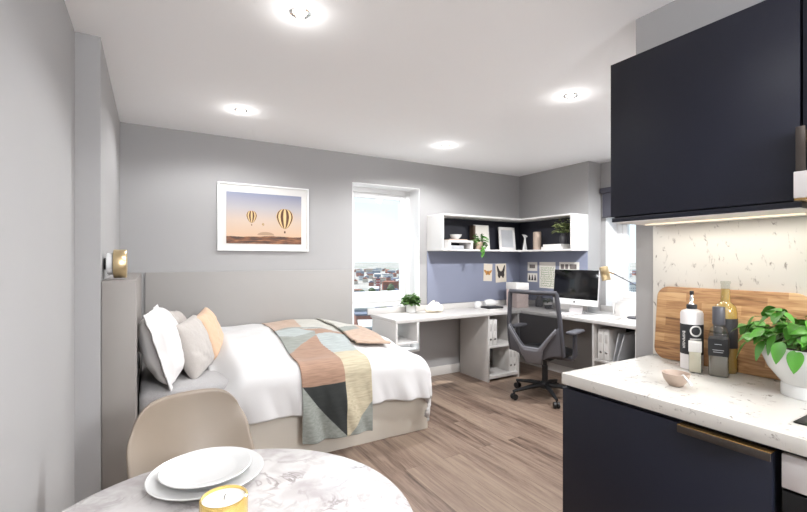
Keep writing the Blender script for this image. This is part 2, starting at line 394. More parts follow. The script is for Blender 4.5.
# downlights
dl = thing('downlight', 'round recessed ceiling spotlight above the near end of the bed, closest to the camera', 'ceiling light', (.558, 1.828, CZ), group='recessed ceiling spotlights')
b = MB(); b.lathe([(.030, -.001), (.036, -.006), (.046, -.004), (.047, 0)], 32, cap=False); b.build('trim_ring', 'chrome', dl)
b = MB(); b.lathe([(0, -.003), (.030, -.001)], 24, cap=False); b.build('lamp_lens', 'lens', dl)
for k, (x, y, lab) in enumerate([(.556, 3.236, 'round recessed ceiling spotlight high above the pillows beside the back wall'),
                (2.39, 3.26, 'round recessed ceiling spotlight in front of the tall window and desk'),
                (2.367, 1.85, 'round recessed ceiling spotlight nearest the navy wall cabinet'),
                (.558, .42, 'added recessed ceiling spotlight above the marble table, outside the view'),  # unseen; carries on the spotlight row, added to help light the room
                (.558, -1.0, 'added recessed ceiling spotlight behind the camera'),  # unseen spotlight added in the same row to raise the room light
                (3.45, 1.80, 'added recessed fill spotlight over the right desk, hidden behind the navy wall cabinet')]):  # invented unseen spotlight, fills the desk corner and right wall
    dup(dl, (x, y, CZ), None, lab)
for i, (x, y) in enumerate([(.558, 1.828), (.556, 3.236), (2.39, 3.26), (2.367, 1.85), (.558, .42), (.558, -1.0), (3.45, 1.80)]):
    l = bpy.data.lights.new('spot', 'SPOT'); l.energy = 38*(.66, .92, 1.60, 2.3, .40, 1.5, 3.8)[i]; l.spot_size = R((142, 160, 160, 168, 140, 168, 168)[i]); l.spot_blend = .4; l.shadow_soft_size = .05; l.color = (.985, .99, 1)
    o = bpy.data.objects.new('spot_lamp', l); COL.objects.link(o); o.location = (x, y, CZ-.03)
    l = bpy.data.lights.new('glow', 'POINT'); l.energy = .8; l.shadow_soft_size = .03; l.color = (1, .99, .97)  # extra point light added below each fixture to make the ceiling halo
    o = bpy.data.objects.new('ceiling_halo_fill', l); COL.objects.link(o); o.location = (x, y, CZ-.055)

pg = thing('globe_fill', 'added opal globe fill light behind the camera, outside the view', 'ceiling light', (1.05, -1.6, 1.75))  # globe added as soft frontal fill, not a known fixture of the room
b = MB(); b.lathe([(0, 0)]+[(.2*math.sin(R(a)), .2-.2*math.cos(R(a))) for a in range(10, 180, 10)]+[(0, .4)], 40); b.build('globe_shade', plain('fill_globe', (250, 252, 255), .5, emit=135), pg)
b = MB(); b.cyl(.004, .4, .62, 8); b.cyl(.05, .62, .644, 24); b.build('cord', 'upvc', pg)

# ------------------------------------------------------------------ bed corner
hb = thing('headboard', 'tall boxy greige headboard ledge between the left wall and the bed', 'headboard', (-.125, 3.26, 0))
b = MB()
HX0, HX1 = -.208, -.066
b.box(HX0, HX1, 2.535, 2.74, 0, 1.216, .0015); b.box(HX0, HX1, 2.74, 3.995, 0, .56, 0); b.box(HX0, HX1, 2.74, 3.995, .86, 1.216, 0)
b.box(HX0, HX1, 3.5, 3.995, .56, .86, 0); b.box(HX0, HX0+.02, 2.74, 3.5, .56, .86, 0)
b.build('headboard_body', 'panel_shade', hb, world=True)
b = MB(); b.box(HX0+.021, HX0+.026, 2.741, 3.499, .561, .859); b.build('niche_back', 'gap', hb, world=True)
b = MB(); b.box(HX0+.027, HX1-.002, 2.741, 3.499, .66, .678); b.build('niche_shelf', 'shelfwhite', hb, world=True)
wp = MB().box(-.04, 1.754, 3.982, 3.999, .31, 1.216, .002)
tag(wp.build('wall_panel', 'panel'), 'long flat greige panel on the back wall behind the bed', 'wall panel')

bed = thing('bed', 'small double bed with a taupe box base against the back wall', 'bed', (.92, 3.38, 0))
b = MB(); b.box(-.060, 1.862, 2.775, 3.98, 0, .315, .004); b.box(-.03, 1.80, 2.80, 3.97, .315, .33)
b.build('bed_base', 'bedbase', bed, world=True)
b = MB(); b.box(-.060, 1.76, 2.80, 3.975, .33, .57, .05, seg=5); b.build('mattress', 'sheet', bed, world=True)

# flat cloth coordinate -> bed surface
EX, EY, RR = 1.735, 2.83, .10
def wrap(s, r=RR):
    if s <= 0: return 0, 0
    if s < r*PI/2: return r*math.sin(s/r), r*(1-math.cos(s/r))
    return r, r+s-r*PI/2
def top_h(x, y):
    h = .605+.115*sm((y-2.8)/.75)
    h -= .10*sm((x-1.15)/.65)*(.4+.6*sm((y-2.8)/.7))
    h += .018*nz(x*2.2, y*2.2, 3)+.010*nz(x*6, y*5, 9)
    h -= .11*sm((.50-x)/.14)
    return h
def bedsurf(p, q, lift=0, ruffle=1):
    sx_, dx = (p-EX, 0) if p > EX else (0, 0)
    ax, dropx = wrap(p-EX); ay, dropy = wrap(EY-q)
    x = min(p, EX)+ax*(1+lift/RR); y = max(q, EY)-ay*(1+lift/RR)
    if p <= EX: x = p
    if q >= EY: y = q
    k = 1.6
    drop = (dropx**k+dropy**k)**(1/k)
    z = top_h(min(p, EX), max(q, EY))-drop
    hang_y = sm((dropy-.05)/.25); hang_x = sm((dropx-.05)/.25)
    if ruffle:
        f = nz(p*5.5+2*q, 1.7, 4)*.8+math.sin(p*23+4*nz(p*3, 0, 1)+3*q)*.45+nz(p*14+5*q, 3, 4)*.5
        y -= hang_y*(.026*f+.010)*ruffle
        g = nz(q*5.5, 8.2, 4)*.7+math.sin(q*17)*.4
        x += hang_x*(.014*g-.004)*ruffle
    fl = 1-max(hang_x, hang_y)
    z += fl*lift
    return Vector((x, y, z))
b = MB()
P0, P1, Q0, Q1 = .335, EX+.40, EY-.352, 3.965
b.grid(150, 130, lambda u, v: bedsurf(P0+(P1-P0)*u, Q1+(Q0-Q1)*v, 0)+Vector((0, 0, (.010*nz(u*12+v*5, v*4, 2)+.006*nz(u*26-v*14, v*9, 7))*sm((u-.1)*4))))
dv = b.build('duvet', 'duvet', None, smooth=180)
tag(dv, 'plump white cotton duvet spread over the bed and hanging over its side', 'duvet')
s_ = dv.modifiers.new('Solidify', 'SOLIDIFY'); s_.thickness = .022; s_.offset = -1

# throw blanket ------------------------------------------------------
C_BR, C_GG, C_BK, C_CR, C_LB, C_WH, C_TN = range(7)
for nm, rgb in (('th_brown', (150, 120, 101)), ('th_greygreen', (134, 138, 132)), ('th_black', (36, 39, 38)), ('th_cream', (178, 168, 144)),
                ('th_pale', (156, 163, 162)), ('th_white', (182, 180, 172)), ('th_tan', (176, 152, 134))):
    M[nm] = fabric(nm, rgb, 90, .5, .42, stretch=(.12, 1.2, 1.2))
TH = ['th_brown', 'th_greygreen', 'th_black', 'th_cream', 'th_pale', 'th_white', 'th_tan']
POLY = [(C_GG, [(-.1, .40), (.0, .345), (.6, .0), (.6, -.02), (-.1, -.02)]), (C_BK, [(.0, .345), (.6, .345), (.6, .0)]),
        (C_CR, [(.6, -.02), (.6, .62), (1.1, .64), (1.1, .26)]), (C_GG, [(.58, -.02), (1.1, .28), (1.1, -.02)]),
        (C_LB, [(.6, .62), (1.1, .64), (1.1, 1.05), (.5, 1.0)]), (C_GG, [(-.1, .62), (.22, .82), (.5, .98), (.5, 1.1), (.2, .98), (-.1, 1.02)]),
        (C_LB, [(-.1, 1.02), (.2, .98), (.5, 1.1), (.3, 1.2), (-.1, 1.14)]), (C_GG, [(.0, 1.14), (.4, 1.2), (.7, 1.12), (.6, 1.22), (.2, 1.28)]),
        (C_WH, [(.3, 1.2), (1.1, 1.05), (1.1, 1.7), (.45, 1.7), (.4, 1.3)]), (C_TN, [(-.1, 1.14), (.4, 1.28), (.45, 1.7), (-.1, 1.7)]),
        (C_GG, [(.75, 1.08), (1.1, 1.2), (1.1, 1.28), (.8, 1.2)])]
def inp(x, y, poly):
    c = False; n = len(poly); j = n-1
    for i in range(n):
        xi, yi = poly[i]; xj, yj = poly[j]
        if (yi > y) != (yj > y) and x < (xj-xi)*(y-yi)/(yj-yi)+xi: c = not c
        j = i
    return c
def thmat(t, s):
    for c, poly in POLY:
        if inp(t, s, poly): return c
    return C_BR
QB = EY-.535; TL = 3.95-QB
def throw_pt(t, v):
    s = v*TL; q = QB+s
    x0 = .835+.02*sm((s-.5)/1.1); x1 = 1.335+.17*sm((s-.75)/.5)
    p = x0+(x1-x0)*t
    w = bedsurf(p, q, .022, 1)
    hang = sm((EY-.1-q)/.3)
    w.y -= hang*(.018+.003*nz(t*4, s*3, 5)); w.z += .004*nz(p*7, q*7, 6)*(1-hang)+.006
    return w
th = thing('throw_blanket', 'woven patchwork throw in tan, grey green, black and cream draped across the bed', 'blanket', (1.1, 3.2, .3))
b = MB(); b.grid(90, 260, throw_pt, mf=lambda u, v: thmat(u, v*TL))
o = b.build('throw_cloth', TH, th, smooth=180, world=True); s_ = o.modifiers.new('Solidify', 'SOLIDIFY'); s_.thickness = .007; s_.offset = 1
def flap_pt(u, v):
    # right-hand fold: u across outwards, v along back; near edge rolled
    q = 3.05+.92*v; p = 1.36+.32*u
    q += .10*(1-v)*(1-u)*-.3
    w = bedsurf(p, max(q, EY), .030, 0)
    roll = max(0, 1-u*1.0)
    w.z += .010+.020*math.exp(-((v-.03)/.05)**2)
    w.x += .03*math.sin(v*3)
    return w
b = MB(); b.grid(30, 80, flap_pt, mf=lambda u, v: (C_GG if (.33 < v-.25*u < .46 and u < .7) else (C_WH if v-.25*u > .46 else C_TN)))
o = b.build('folded_flap', TH, th, smooth=180, world=True); s_ = o.modifiers.new('Solidify', 'SOLIDIFY'); s_.thickness = .014; s_.offset = 1

# pillows --------------------------------------------------------------
def pillow(name, label, cat, loc, rot, w, h, d, mat, flange=0, seed=1, parts=None):
    t = thing(name, label, cat, loc); t.rotation_euler = rot
    def side(sgn):
        def f(u, v):
            a, c = u*2-1, v*2-1
            F = 1-flange
            aa, cc = min(1, abs(a)/F), min(1, abs(c)/F)
            e = (max(0, 1-aa**2.6)*max(0, 1-cc**2.6))**.42
            pinch = 1-.06*(abs(a)**2)*(1-abs(c)**2)*0
            x = a*w/2*(1-.07*(1-abs(a))*0-.05*abs(a)*(1-c*c)); z = c*h/2*(1-.05*abs(c)*(1-a*a))
            y = sgn*(d/2*e*(1+.10*nz(a*2+seed, c*2, sgn))+.002)+ .010*nz(a*3+seed, c*3, 5)*(1-.5*e)
            y += .006*e*nz(a*7+seed, c*6, 2+sgn)
            return Vector((x, y, z))
        return f
    b = MB(); b.grid(44, 44, side(1)); b.grid(44, 44, side(-1))
    b.build('pillow_cover' if cat == 'pillow' else 'cushion_cover', mat, t, smooth=180, weld=.0045 if not flange else .003, recalc=True)
    return t
# frames: local x = width, z = height, y = thickness
pillow('pillow', 'big white pillow with a flat border leaning on the headboard', 'pillow', (.066, 3.11, .79), (R(17), R(0), R(-90-6)), .70, .46, .22, 'pillow', .10, 3)
pillow('cushion', 'pale grey square cushion standing in front of the white pillow', 'cushion', (.245, 3.16, .745), (R(19), R(4), R(-112)), .38, .37, .15, 'grey_cushion', 0, 5)
pillow('cushion', 'small blush grey cushion half hidden behind the pale grey one', 'cushion', (.185, 3.52, .765), (R(16), R(-6), R(-100)), .38, .38, .13, 'grey_cushion', 0, 9)
c3 = pillow('cushion', 'peach cushion leaning beside the white duvet, last in the row', 'cushion', (.375, 3.44, .765), (R(20), R(5), R(-106)), .37, .37, .14, 'peach', 0, 12)
b = MB(); b.box(-.152, -.138, -.012, -.002, -.155, -.128, .001); b.build('care_label', 'darkwood', c3)

# wall lamp above headboard
wl = thing('wall_lamp', 'small round gold and white reading lamp on the headboard ledge', 'lamp', (-.206, 2.66, 1.22))
b = MB(); b.lathe([(.052, .010), (.056, .014), (.056, .036), (.052, .040)], 40, (0, 0, .078), 'x'); b.build('white_disc', 'upvc', wl)
b = MB(); b.cyl(.030, 0, .012, 24, (0, 0, .078), 'x'); b.build('mount', 'blackmatt', wl)
b = MB(); b.lathe([(.072, .040), (.0735, .042), (.0735, .094), (.071, .097), (0, .097)], 48, (0, 0, .078), 'x'); b.build('gold_drum', 'gold', wl)

# framed balloon print --------------------------------------------------
FX0, FX1, FZ0, FZ1 = .49, 1.298, 1.396, 1.993
fr = thing('framed_picture', 'white framed print of striped hot air balloons on the back wall', 'picture', (.894, 3.985, 1.396))
b = MB(); t_ = .014
b.box(FX0, FX1, 3.972, 3.999, FZ0, FZ0+t_, .002); b.box(FX0, FX1, 3.972, 3.999, FZ1-t_, FZ1, .002); b.box(FX0, FX0+t_, 3.972, 3.999, FZ0+t_, FZ1-t_, .002); b.box(FX1-t_, FX1, 3.972, 3.999, FZ0+t_, FZ1-t_, .002)
b.build('picture_frame', 'upvc', fr, world=True)
b = MB(); b.box(FX0+t_, FX1-t_, 3.984, 3.998, FZ0+t_, FZ1-t_); b.build('mount_board', 'paper', fr, world=True)
IX0, IX1, IZ0, IZ1 = .563, 1.227, 1.462, 1.915
def sky_print():
    m, N, L, B = new_mat('balloon_print_sky')
    tc = N.new('ShaderNodeTexCoord'); sp = N.new('ShaderNodeSeparateXYZ'); L.new(tc.outputs['Generated'], sp.inputs[0])
    n = N.new('ShaderNodeTexNoise'); n.inputs['Scale'].default_value = 3; n.inputs['Detail'].default_value = 8; L.new(tc.outputs['Generated'], n.inputs['Vector'])
    mp = N.new('ShaderNodeMapping'); mp.inputs['Scale'].default_value = (5, 1, 40); L.new(tc.outputs['Generated'], mp.inputs['Vector'])
    n2 = N.new('ShaderNodeTexNoise'); n2.inputs['Scale'].default_value = 1; n2.inputs['Detail'].default_value = 8; L.new(mp.outputs[0], n2.inputs['Vector'])
    ground = ramp(N, [(.35, (48, 30, 20)), (.47, (78, 48, 30)), (.58, (136, 86, 52)), (.72, (180, 130, 88))]); L.new(n2.outputs['Fac'], ground.inputs[0])
    sky = ramp(N, [(.15, (200, 168, 140)), (.45, (194, 174, 158)), (.7, (170, 165, 168)), (1, (128, 134, 156))]); L.new(sp.outputs['Z'], sky.inputs[0])
    a = N.new('ShaderNodeMath'); a.operation = 'MULTIPLY_ADD'; a.inputs[1].default_value = .10; L.new(n.outputs['Fac'], a.inputs[0]); a.inputs[2].default_value = .09
    g = N.new('ShaderNodeMath'); g.operation = 'GREATER_THAN'; L.new(sp.outputs['Z'], g.inputs[0]); L.new(a.outputs[0], g.inputs[1])
    mx = N.new('ShaderNodeMix'); mx.data_type = 'RGBA'; L.new(g.outputs[0], mx.inputs['Factor']); L.new(ground.outputs[0], mx.inputs['A']); L.new(sky.outputs[0], mx.inputs['B'])
    L.new(mx.outputs['Result'], B.inputs['Base Color']); B.inputs['Roughness'].default_value = .5
    return m
M['skyprint'] = sky_print(); M['hill'] = plain('print_hill', (164, 136, 112), .6); M['bal_a'] = plain('balloon_cream', (214, 184, 134), .6); M['bal_b'] = plain('balloon_brown', (84, 50, 26), .6)
b = MB(); b.box(IX0, IX1, 3.980, 3.985, IZ0, IZ1)
pr = b.build('balloon_print', 'skyprint', fr, world=True)
def img(u, v): return ((IX0+(u-130)/(516-130)*(IX1-IX0)), IZ1-(v-120)/(376-120)*(IZ1-IZ0)+0)
def balloon(cu, cv, r, y):
    b = MB()
    cx, cz = img(cu, cv); s = (IX1-IX0)/386*r
    n = 9
    for i in range(n):
        a0, a1 = -1+2*i/n, -1+2*(i+1)/n
        a0, a1 = math.sin(a0*PI/2), math.sin(a1*PI/2)
        col = []
        for k in range(13):
            ph = PI*k/12; z = math.cos(ph); w = math.sin(ph)**.8
            if z < 0: z = z*1.35; w = math.sin(ph)*(1-.25*(-math.cos(ph)))+ (.12 if k == 12 else 0)
            col.append((z, w))
        for k in range(12):
            (z0, w0), (z1, w1) = col[k], col[k+1]
            vs = [b.bm.verts.new((cx+a*w*s, y, cz+z*s)) for a, w, z in ((a0, w0, z0), (a1, w0, z0), (a1, w1, z1), (a0, w1, z1))]
            f = b.bm.faces.new(vs); f.material_index = i % 2
    b.box(cx-.09*s, cx+.09*s, y-.0005, y+.0005, cz-1.85*s, cz-1.6*s, mi=1)
    b.build('balloon', ['bal_a', 'bal_b'], pr, smooth=0, world=True)
balloon(425, 236, 46, 3.9785); balloon(253, 236, 27, 3.9785); balloon(311, 276, 6, 3.9785)
b = MB(); cx, cz = img(325, 332)
b.prism([(cx+.075*math.cos(R(a))*(1 if abs(math.cos(R(a))) > .1 else 1), cz+.03*math.sin(R(a))) for a in range(0, 181, 15)], lambda a, c, d: (a, d, c), 3.9788, 3.98)
b.build('print_dome', 'hill', pr, smooth=0, world=True)

# ------------------------------------------------------------------ desk
DZ = .75
dk = thing('desk', 'long light grey L-shaped desk running along the back and right walls', 'desk', (3.0, 3.7, 0))
b = MB()
b.prism([(1.965, 3.46), (3.58, 3.46), (3.58, 2.135), (4.325, 2.135), (4.325, 2.98), (4.105, 2.98), (4.105, 3.995), (1.965, 3.995)], lambda a, c, d: (a, c, d), DZ-.032, DZ, b=.0015)
b.build('desktop', 'carcass', dk, world=True, smooth=30)
b = MB(); b.box(1.92, 4.105, 3.965, 3.984, DZ, .812, .001); b.build('upstand', 'carcass', dk, world=True)
b = MB(); b.box(4.088, 4.106, 2.985, 3.965, DZ, .812, .001); b.box(4.306, 4.325, 2.14, 2.975, DZ, .812, .001); b.build('upstand', 'carcass', dk, world=True)
b = MB(); b.box(1.965, 1.985, 3.462, 3.96, .0, DZ-.032, .001); b.build('end_panel', 'carcass', dk, world=True)
b = MB(); b.box(1.985, 2.215, 3.465, 3.90, .515, .533, .001); b.box(2.200, 2.215, 3.465, 3.90, .533, DZ-.032, .001); b.build('cubby', 'shelfwhite', dk, world=True)
def unit(x0, x1, y0, y1, face):
    """open shelf unit; face 'y' opens to -y, 'x' opens to -x"""
    b = MB(); t = .02; zt = DZ-.033
    if face == 'y':
        b.box(x0, x0+t, y0, y1, 0, zt, .001); b.box(x1-t, x1, y0, y1, 0, zt, .001)
        b.box(x0+t, x1-t, y0+.003, y1, .362, .38, .001); b.box(x0+t, x1-t, y0+.003, y1, .03, .065, .001)
        b.box(x0+t, x1-t, y1-.012, y1, .065, zt)
    else:
        b.box(x0, x1, y0, y0+t, 0, zt, .001); b.box(x0, x1, y1-t, y1, 0, zt, .001)
        b.box(x0+.003, x1, y0+t, y1-t, .362, .38, .001); b.box(x0+.003, x1, y0+t, y1-t, .03, .065, .001)
        b.box(x1-.012, x1, y0+t, y1-t, .065, zt)
    return b
unit(3.11, 3.57, 3.475, 3.96, 'y').build('shelf_unit', 'carcass', dk, world=True)
unit(3.60, 4.08, 2.135, 2.575, 'x').build('shelf_unit', 'carcass', dk, world=True)
b = MB(); b.box(4.07, 4.085, 2.58, 3.96, .1, DZ-.033); b.build('modesty_panel', 'panel', dk, world=True)
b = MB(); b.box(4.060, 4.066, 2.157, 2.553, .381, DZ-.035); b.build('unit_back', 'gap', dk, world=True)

# binders
def binder(loc, rz, label, d=.27, h=.285, w=.055, group='white binders in the desk shelves'):
    t = thing('ring_binder', label, 'binder', loc, rz, group)
    b = MB(); b.box(-w/2, w/2, 0, d, 0, h, .004); b.build('cover', 'paper', t)
    b = MB(); b.lathe([(.010, -.002), (.0125, 0)], 20, (0, 0, .07), 'y'); b.build('finger_ring', 'steel', t)
    b = MB(); b.box(-.014, .014, -.0016, .001, .16, .24, .0005); b.build('spine_label', 'carcass', t)
    return t
zs = .381
for i, (y, lab) in enumerate([(2.51, 'white ring binder at the far left of the right desk shelf'), (2.452, 'second white ring binder from the left in the right desk shelf')]):
    binder((3.635, y, zs), R(-90), lab)
for i, (x, lab) in enumerate([(3.17, 'white ring binder against the left side of the upper shelf under the back desk'), (3.232, 'white ring binder standing right of another in the upper shelf under the back desk')]):
    binder((x, 3.50, zs), 0, lab)
for i, (x, lab) in enumerate([(3.47, 'grey white binder at the lower shelf behind the office chair'), (3.525, 'grey white binder at the right end of the lower desk shelf')]):
    binder((x, 3.50, .066), 0, lab)
def leaning(y, lean, lab, name='folder'):
    b = MB(); b.box(0, .26, -.006, .006, 0, .27, .002); o = b.build(name, 'greyart'); o.location = (3.66, y, zs+.001); o.rotation_euler = (R(lean), 0, 0)
    # origin is bottom centre
    o.location.x = 3.79
    tag(o, lab, 'folder', 'grey folders leaning beside the binders'); return o
leaning(2.40, 12, 'grey folder leaning beside the white binders'); leaning(2.365, 16, 'grey folder leaning farthest from the binders')

# pinboards (blue painted panels)
b = MB(); b.box(2.67, 4.105, 3.990, 3.999, .813, 1.413, .001); tag(b.build('pinboard', 'blue'), 'wide blue grey panel on the back wall above the desk', 'pinboard')
b = MB(); b.box(4.10, 4.109, 2.99, 3.989, .813, 1.413, .001); tag(b.build('pinboard', 'blue'), 'blue grey panel on the right wall behind the computer', 'pinboard')

# wall shelf -----------------------------------------------------------
SZ0, SZ1 = 1.415, 1.812
ws = thing('wall_shelf', 'white corner wall shelf with a navy back above the desk', 'shelf', (3.6, 3.85, SZ0))
L_ = [(2.672, 3.70), (3.835, 3.70), (3.835, 2.985), (4.108, 2.985), (4.108, 3.998), (2.672, 3.998)]
b = MB(); b.prism(L_, lambda a, c, d: (a, c, d), SZ0, SZ0+.018, b=.001); b.build('shelf_board', 'shelfwhite', ws, world=True, smooth=30)
b = MB(); b.prism(L_, lambda a, c, d: (a, c, d), SZ1-.018, SZ1, b=.001); b.build('top_board', 'shelfwhite', ws, world=True, smooth=30)
b = MB(); b.box(2.672, 2.69, 3.70, 3.998, SZ0+.018, SZ1-.018); b.build('side_panel', 'shelfwhite', ws, world=True)
b = MB(); b.box(3.835, 4.108, 2.985, 3.003, SZ0+.018, SZ1-.018); b.build('side_panel', 'shelfwhite', ws, world=True)
b = MB(); b.box(2.69, 4.09, 3.980, 3.990, SZ0+.018, SZ1-.018); b.box(4.09, 4.10, 3.003, 3.99, SZ0+.018, SZ1-.018); b.build('back_panel', 'navymatt', ws, world=True)
SB = SZ0+.0185

# leaves
def leaf(b, p, d, ln, wd, mi=0, cup=.25, droop=.3, roll=0, nu=6):
    p = Vector(p); d = Vector(d).normalized(); side = d.cross(Vector((0, 0, 1)))
    if side.length < .05: side = Vector((1, 0, 0))
    side.normalize(); up = side.cross(d).normalized()
    q = Matrix.Rotation(roll, 3, d); side = q @ side; up = q @ up
    rows = []
    for i in range(nu+1):
        t = i/nu; w = wd/2*(math.sin(PI*min(1, t**.8))**.75 if 0 < t < 1 else .02)
        c = p+d*ln*t+Vector((0, 0, -1))*droop*ln*t*t
        rows.append([b.bm.verts.new(c-side*w+up*cup*w), b.bm.verts.new(c), b.bm.verts.new(c+side*w+up*cup*w)])
    for a, c in zip(rows, rows[1:]):
        for k in (0, 1):
            f = b.bm.faces.new((a[k], a[k+1], c[k+1], c[k])); f.material_index = mi
def bushy(t, n, r, h, ln, wd, z0, mat, seed, stems=True, down=0, squash=1):
    rnd = random.Random(seed); b = MB(); s = MB()
    for i in range(n):
        a = rnd.uniform(0, 2*PI); e = rnd.uniform(.05, 1)
        rr = r*math.sqrt(rnd.random())
        z = z0+h*e*(1-.45*(rr/r)**2)-(down*rr/r*rnd.random())
        p = Vector((rr*math.cos(a), rr*math.sin(a)*squash, z)); d = Vector((math.cos(a), math.sin(a), rnd.uniform(-.1, .9-.6*rr/r)))
        k = rnd.uniform(.75, 1.2)
        leaf(b, p, d, ln*k, wd*k, roll=rnd.uniform(-.5, .5), droop=rnd.uniform(.1, .45))
        if stems and i % 3 == 0: s.tube([(0, 0, z0-.01), (p.x*.5, p.y*.5, (z0+p.z)/2), tuple(p)], .0012, 5)
    b.build('foliage', mat, t, smooth=80)
    if stems: s.build('stems', 'stem', t)

# shelf contents
t = thing('shelf_riser', 'low white riser on the left of the wall shelf', 'riser', (2.95, 3.84, SB))
b = MB(); b.box(-.17, .17, -.11, .11, .075, .098, .002); b.build('riser_top', 'shelfwhite', t)
for s in (-1, 1):
    b = MB(); b.box(s*.155-.012, s*.155+.012, -.108, .108, 0, .075, .002); b.build('riser_leg', 'shelfwhite', t)
b = MB(); b.box(2.82, 3.06, 3.76, 3.92, SB+.0985, SB+.112, .002); tag(b.build('book', 'stone'), 'thin pinkish grey book lying under the small white bowl', 'book')
b = MB(); b.lathe([(0, .002), (.03, 0), (.034, .004), (.060, .03), (.068, .052), (.065, .052), (.056, .03), (.03, .009), (0, .008)], 32, (2.925, 3.80, SB+.1125)); tag(b.build('bowl', 'china'), 'small white bowl on the riser of the wall shelf', 'bowl')
b = MB(); b.box(2.86, 3.04, 3.80, 3.90, SB, SB+.045, .003); tag(b.build('storage_box', 'greyart'), 'low grey box tucked under the white riser', 'box')
t = thing('trailing_plant', 'trailing green plant in a blush pot at the wall shelf edge', 'plant', (3.215, 3.745, SB))
b = MB(); b.lathe([(0, 0), (.034, 0), (.044, .085), (.041, .085), (.038, .075), (0, .075)], 24); b.build('pot', 'terra', t)
bushy(t, 70, .075, .10, .05, .034, .085, 'leaf', 4, down=.07)
b = MB(); rnd = random.Random(5)
for k in range(16): leaf(b, (.01+rnd.uniform(-.02, .02), -.05, .07-k*.009), (rnd.uniform(-.6, .6), -.5, -.5), .04, .028)
b.build('trailing_leaves', 'leaf', t, smooth=80)
b = MB(); b.box(3.243, 3.268, 3.87, 3.95, SB, SB+.285, .002); tag(b.build('wooden_block_frame', 'darkwood'), 'dark brown narrow wooden board standing behind the trailing plant', 'board')
def frame(name, label, x0, x1, y, z0, h, mat, art, lean=0, bw=.012):
    t = thing(name, label, 'picture', ((x0+x1)/2, y, z0)); w = (x1-x0)/2; t.rotation_euler = (R(lean), 0, 0)
    b = MB(); b.box(-w, w, -.008, .008, 0, bw, .001); b.box(-w, w, -.008, .008, h-bw, h, .001); b.box(-w, -w+bw, -.008, .008, bw, h-bw, .001); b.box(w-bw, w, -.008, .008, bw, h-bw, .001); b.build('frame', mat, t)
    b = MB(); b.box(-w+bw, w-bw, -.004, .006, bw, h-bw); b.build('print', art, t)
    return t
t = frame('framed_picture', 'leaning white framed picture with a black brush figure on the wall shelf', 3.285, 3.515, 3.90, SB+.001, .30, 'paper', 'print_w', -6)
b = MB(); b.prism([(-.02, .12), (-.005, .19), (.01, .20), (.018, .15), (.012, .10), (.03, .07), (.0, .085)], lambda a, c, d: (a, d, c), -.0055, -.004); b.prism([(-.05, .05), (.0, .06), (.05, .10), (.06, .07), (.01, .04)], lambda a, c, d: (a, d, c), -.0055, -.004)
b.build('ink_figure', 'ink', t, smooth=0)
frame('framed_picture', 'pale grey picture with a broad frame near the corner of the wall shelf', 3.665, 3.93, 3.89, SB+.001, .285, 'shelfwhite', 'greyart', -5, .035)
b = MB(); b.prism([(-.036, 0), (.036, 0), (.012, .10), (.008, .17), (.05, .185), (.01, .205), (-.05, .215), (-.02, .19), (-.006, .16), (-.012, .10)], lambda a, c, d: (3.99+a*.62, 3.79+d-a*.35, SB+c*.92), -.010, .010, b=.003)
tag(b.build('bird_ornament', 'china'), 'white slender bird shaped ornament in the shelf corner', 'ornament')
b = MB(); b.cyl(.047, 0, .215, 32, (3.97, 3.575, SB), b=.004); tag(b.build('pillar_candle', 'stone'), 'tall beige pillar candle on the right run of the wall shelf', 'candle')
b = MB(); b.box(3.86, 4.04, 3.14, 3.42, SB, SB+.03, .002); tag(b.build('book', 'paper'), 'larger white book at the bottom of the shelf stack', 'book', 'stacked white books')
b = MB(); b.box(3.87, 4.03, 3.16, 3.40, SB+.0305, SB+.058, .002); tag(b.build('book', 'paper'), 'slightly smaller white book on top of the shelf stack', 'book', 'stacked white books')
t = thing('vase_with_leaves', 'dark vase of olive coloured leaves at the right end of the wall shelf', 'plant', (3.955, 3.19, SB+.0585))
b = MB(); b.lathe([(0, 0), (.03, 0), (.042, .04), (.036, .09), (.018, .115), (.020, .125), (0, .12)], 24); b.build('vase', 'concrete', t)
bushy(t, 90, .085, .17, .052, .040, .12, 'leafolive', 8)

# prints on the pinboards ------------------------------------------------
def note_back(label, x0, x1, z0, z1, rot=0, mat='print_c', name='pinned_print'):
    t = thing(name, label, 'print', ((x0+x1)/2, 3.988, (z0+z1)/2)); t.rotation_euler = (0, R(rot), 0)
    w, h = (x1-x0)/2, (z1-z0)/2
    b = MB(); b.box(-w, w, -.001, .001, -h, h); b.build('paper_sheet', mat, t, smooth=0); return t
def wings(t, mat, sc, up, body='ink'):
    b = MB()
    for s in (-1, 1):
        if up: P = [(0, .01), (.025, .035), (.06, .10), (.075, .095), (.065, .03), (.055, .0), (.06, -.03), (.04, -.07), (.02, -.06), (0, -.02)]
        else: P = [(0, .015), (.04, .03), (.085, .045), (.09, .03), (.07, .0), (.05, -.02), (.045, -.045), (.02, -.045), (0, -.015)]
        b.prism([(s*a*sc, c*sc) for a, c in P], lambda a, c, d: (a, d, c), -.0022, -.0012)
    b.build('butterfly_wings', mat, t, smooth=0)
    b = MB(); b.box(-.006*sc, .006*sc, -.003, -.0015, -.04*sc, .03*sc); b.build('butterfly_body', body, t, smooth=0)
t = note_back('small print of an orange brown butterfly pinned on the blue back panel', 3.495, 3.632, 1.055, 1.268, 3, 'print_c'); wings(t, 'orange', .72, False)
t = note_back('print of a dark butterfly with raised wings pinned right of the orange one', 3.690, 3.868, 1.035, 1.268, -2, 'print_c'); wings(t, 'ink', .95, True)
def note_right(label, y0, y1, z0, z1, mat='print_w'):
    t = thing('pinned_print', label, 'print', (4.098, (y0+y1)/2, (z0+z1)/2), R(-90))
    w, h = (y1-y0)/2, (z1-z0)/2
    b = MB(); b.box(-w, w, -.001, .001, -h, h); b.build('paper_sheet', mat, t, smooth=0); return t
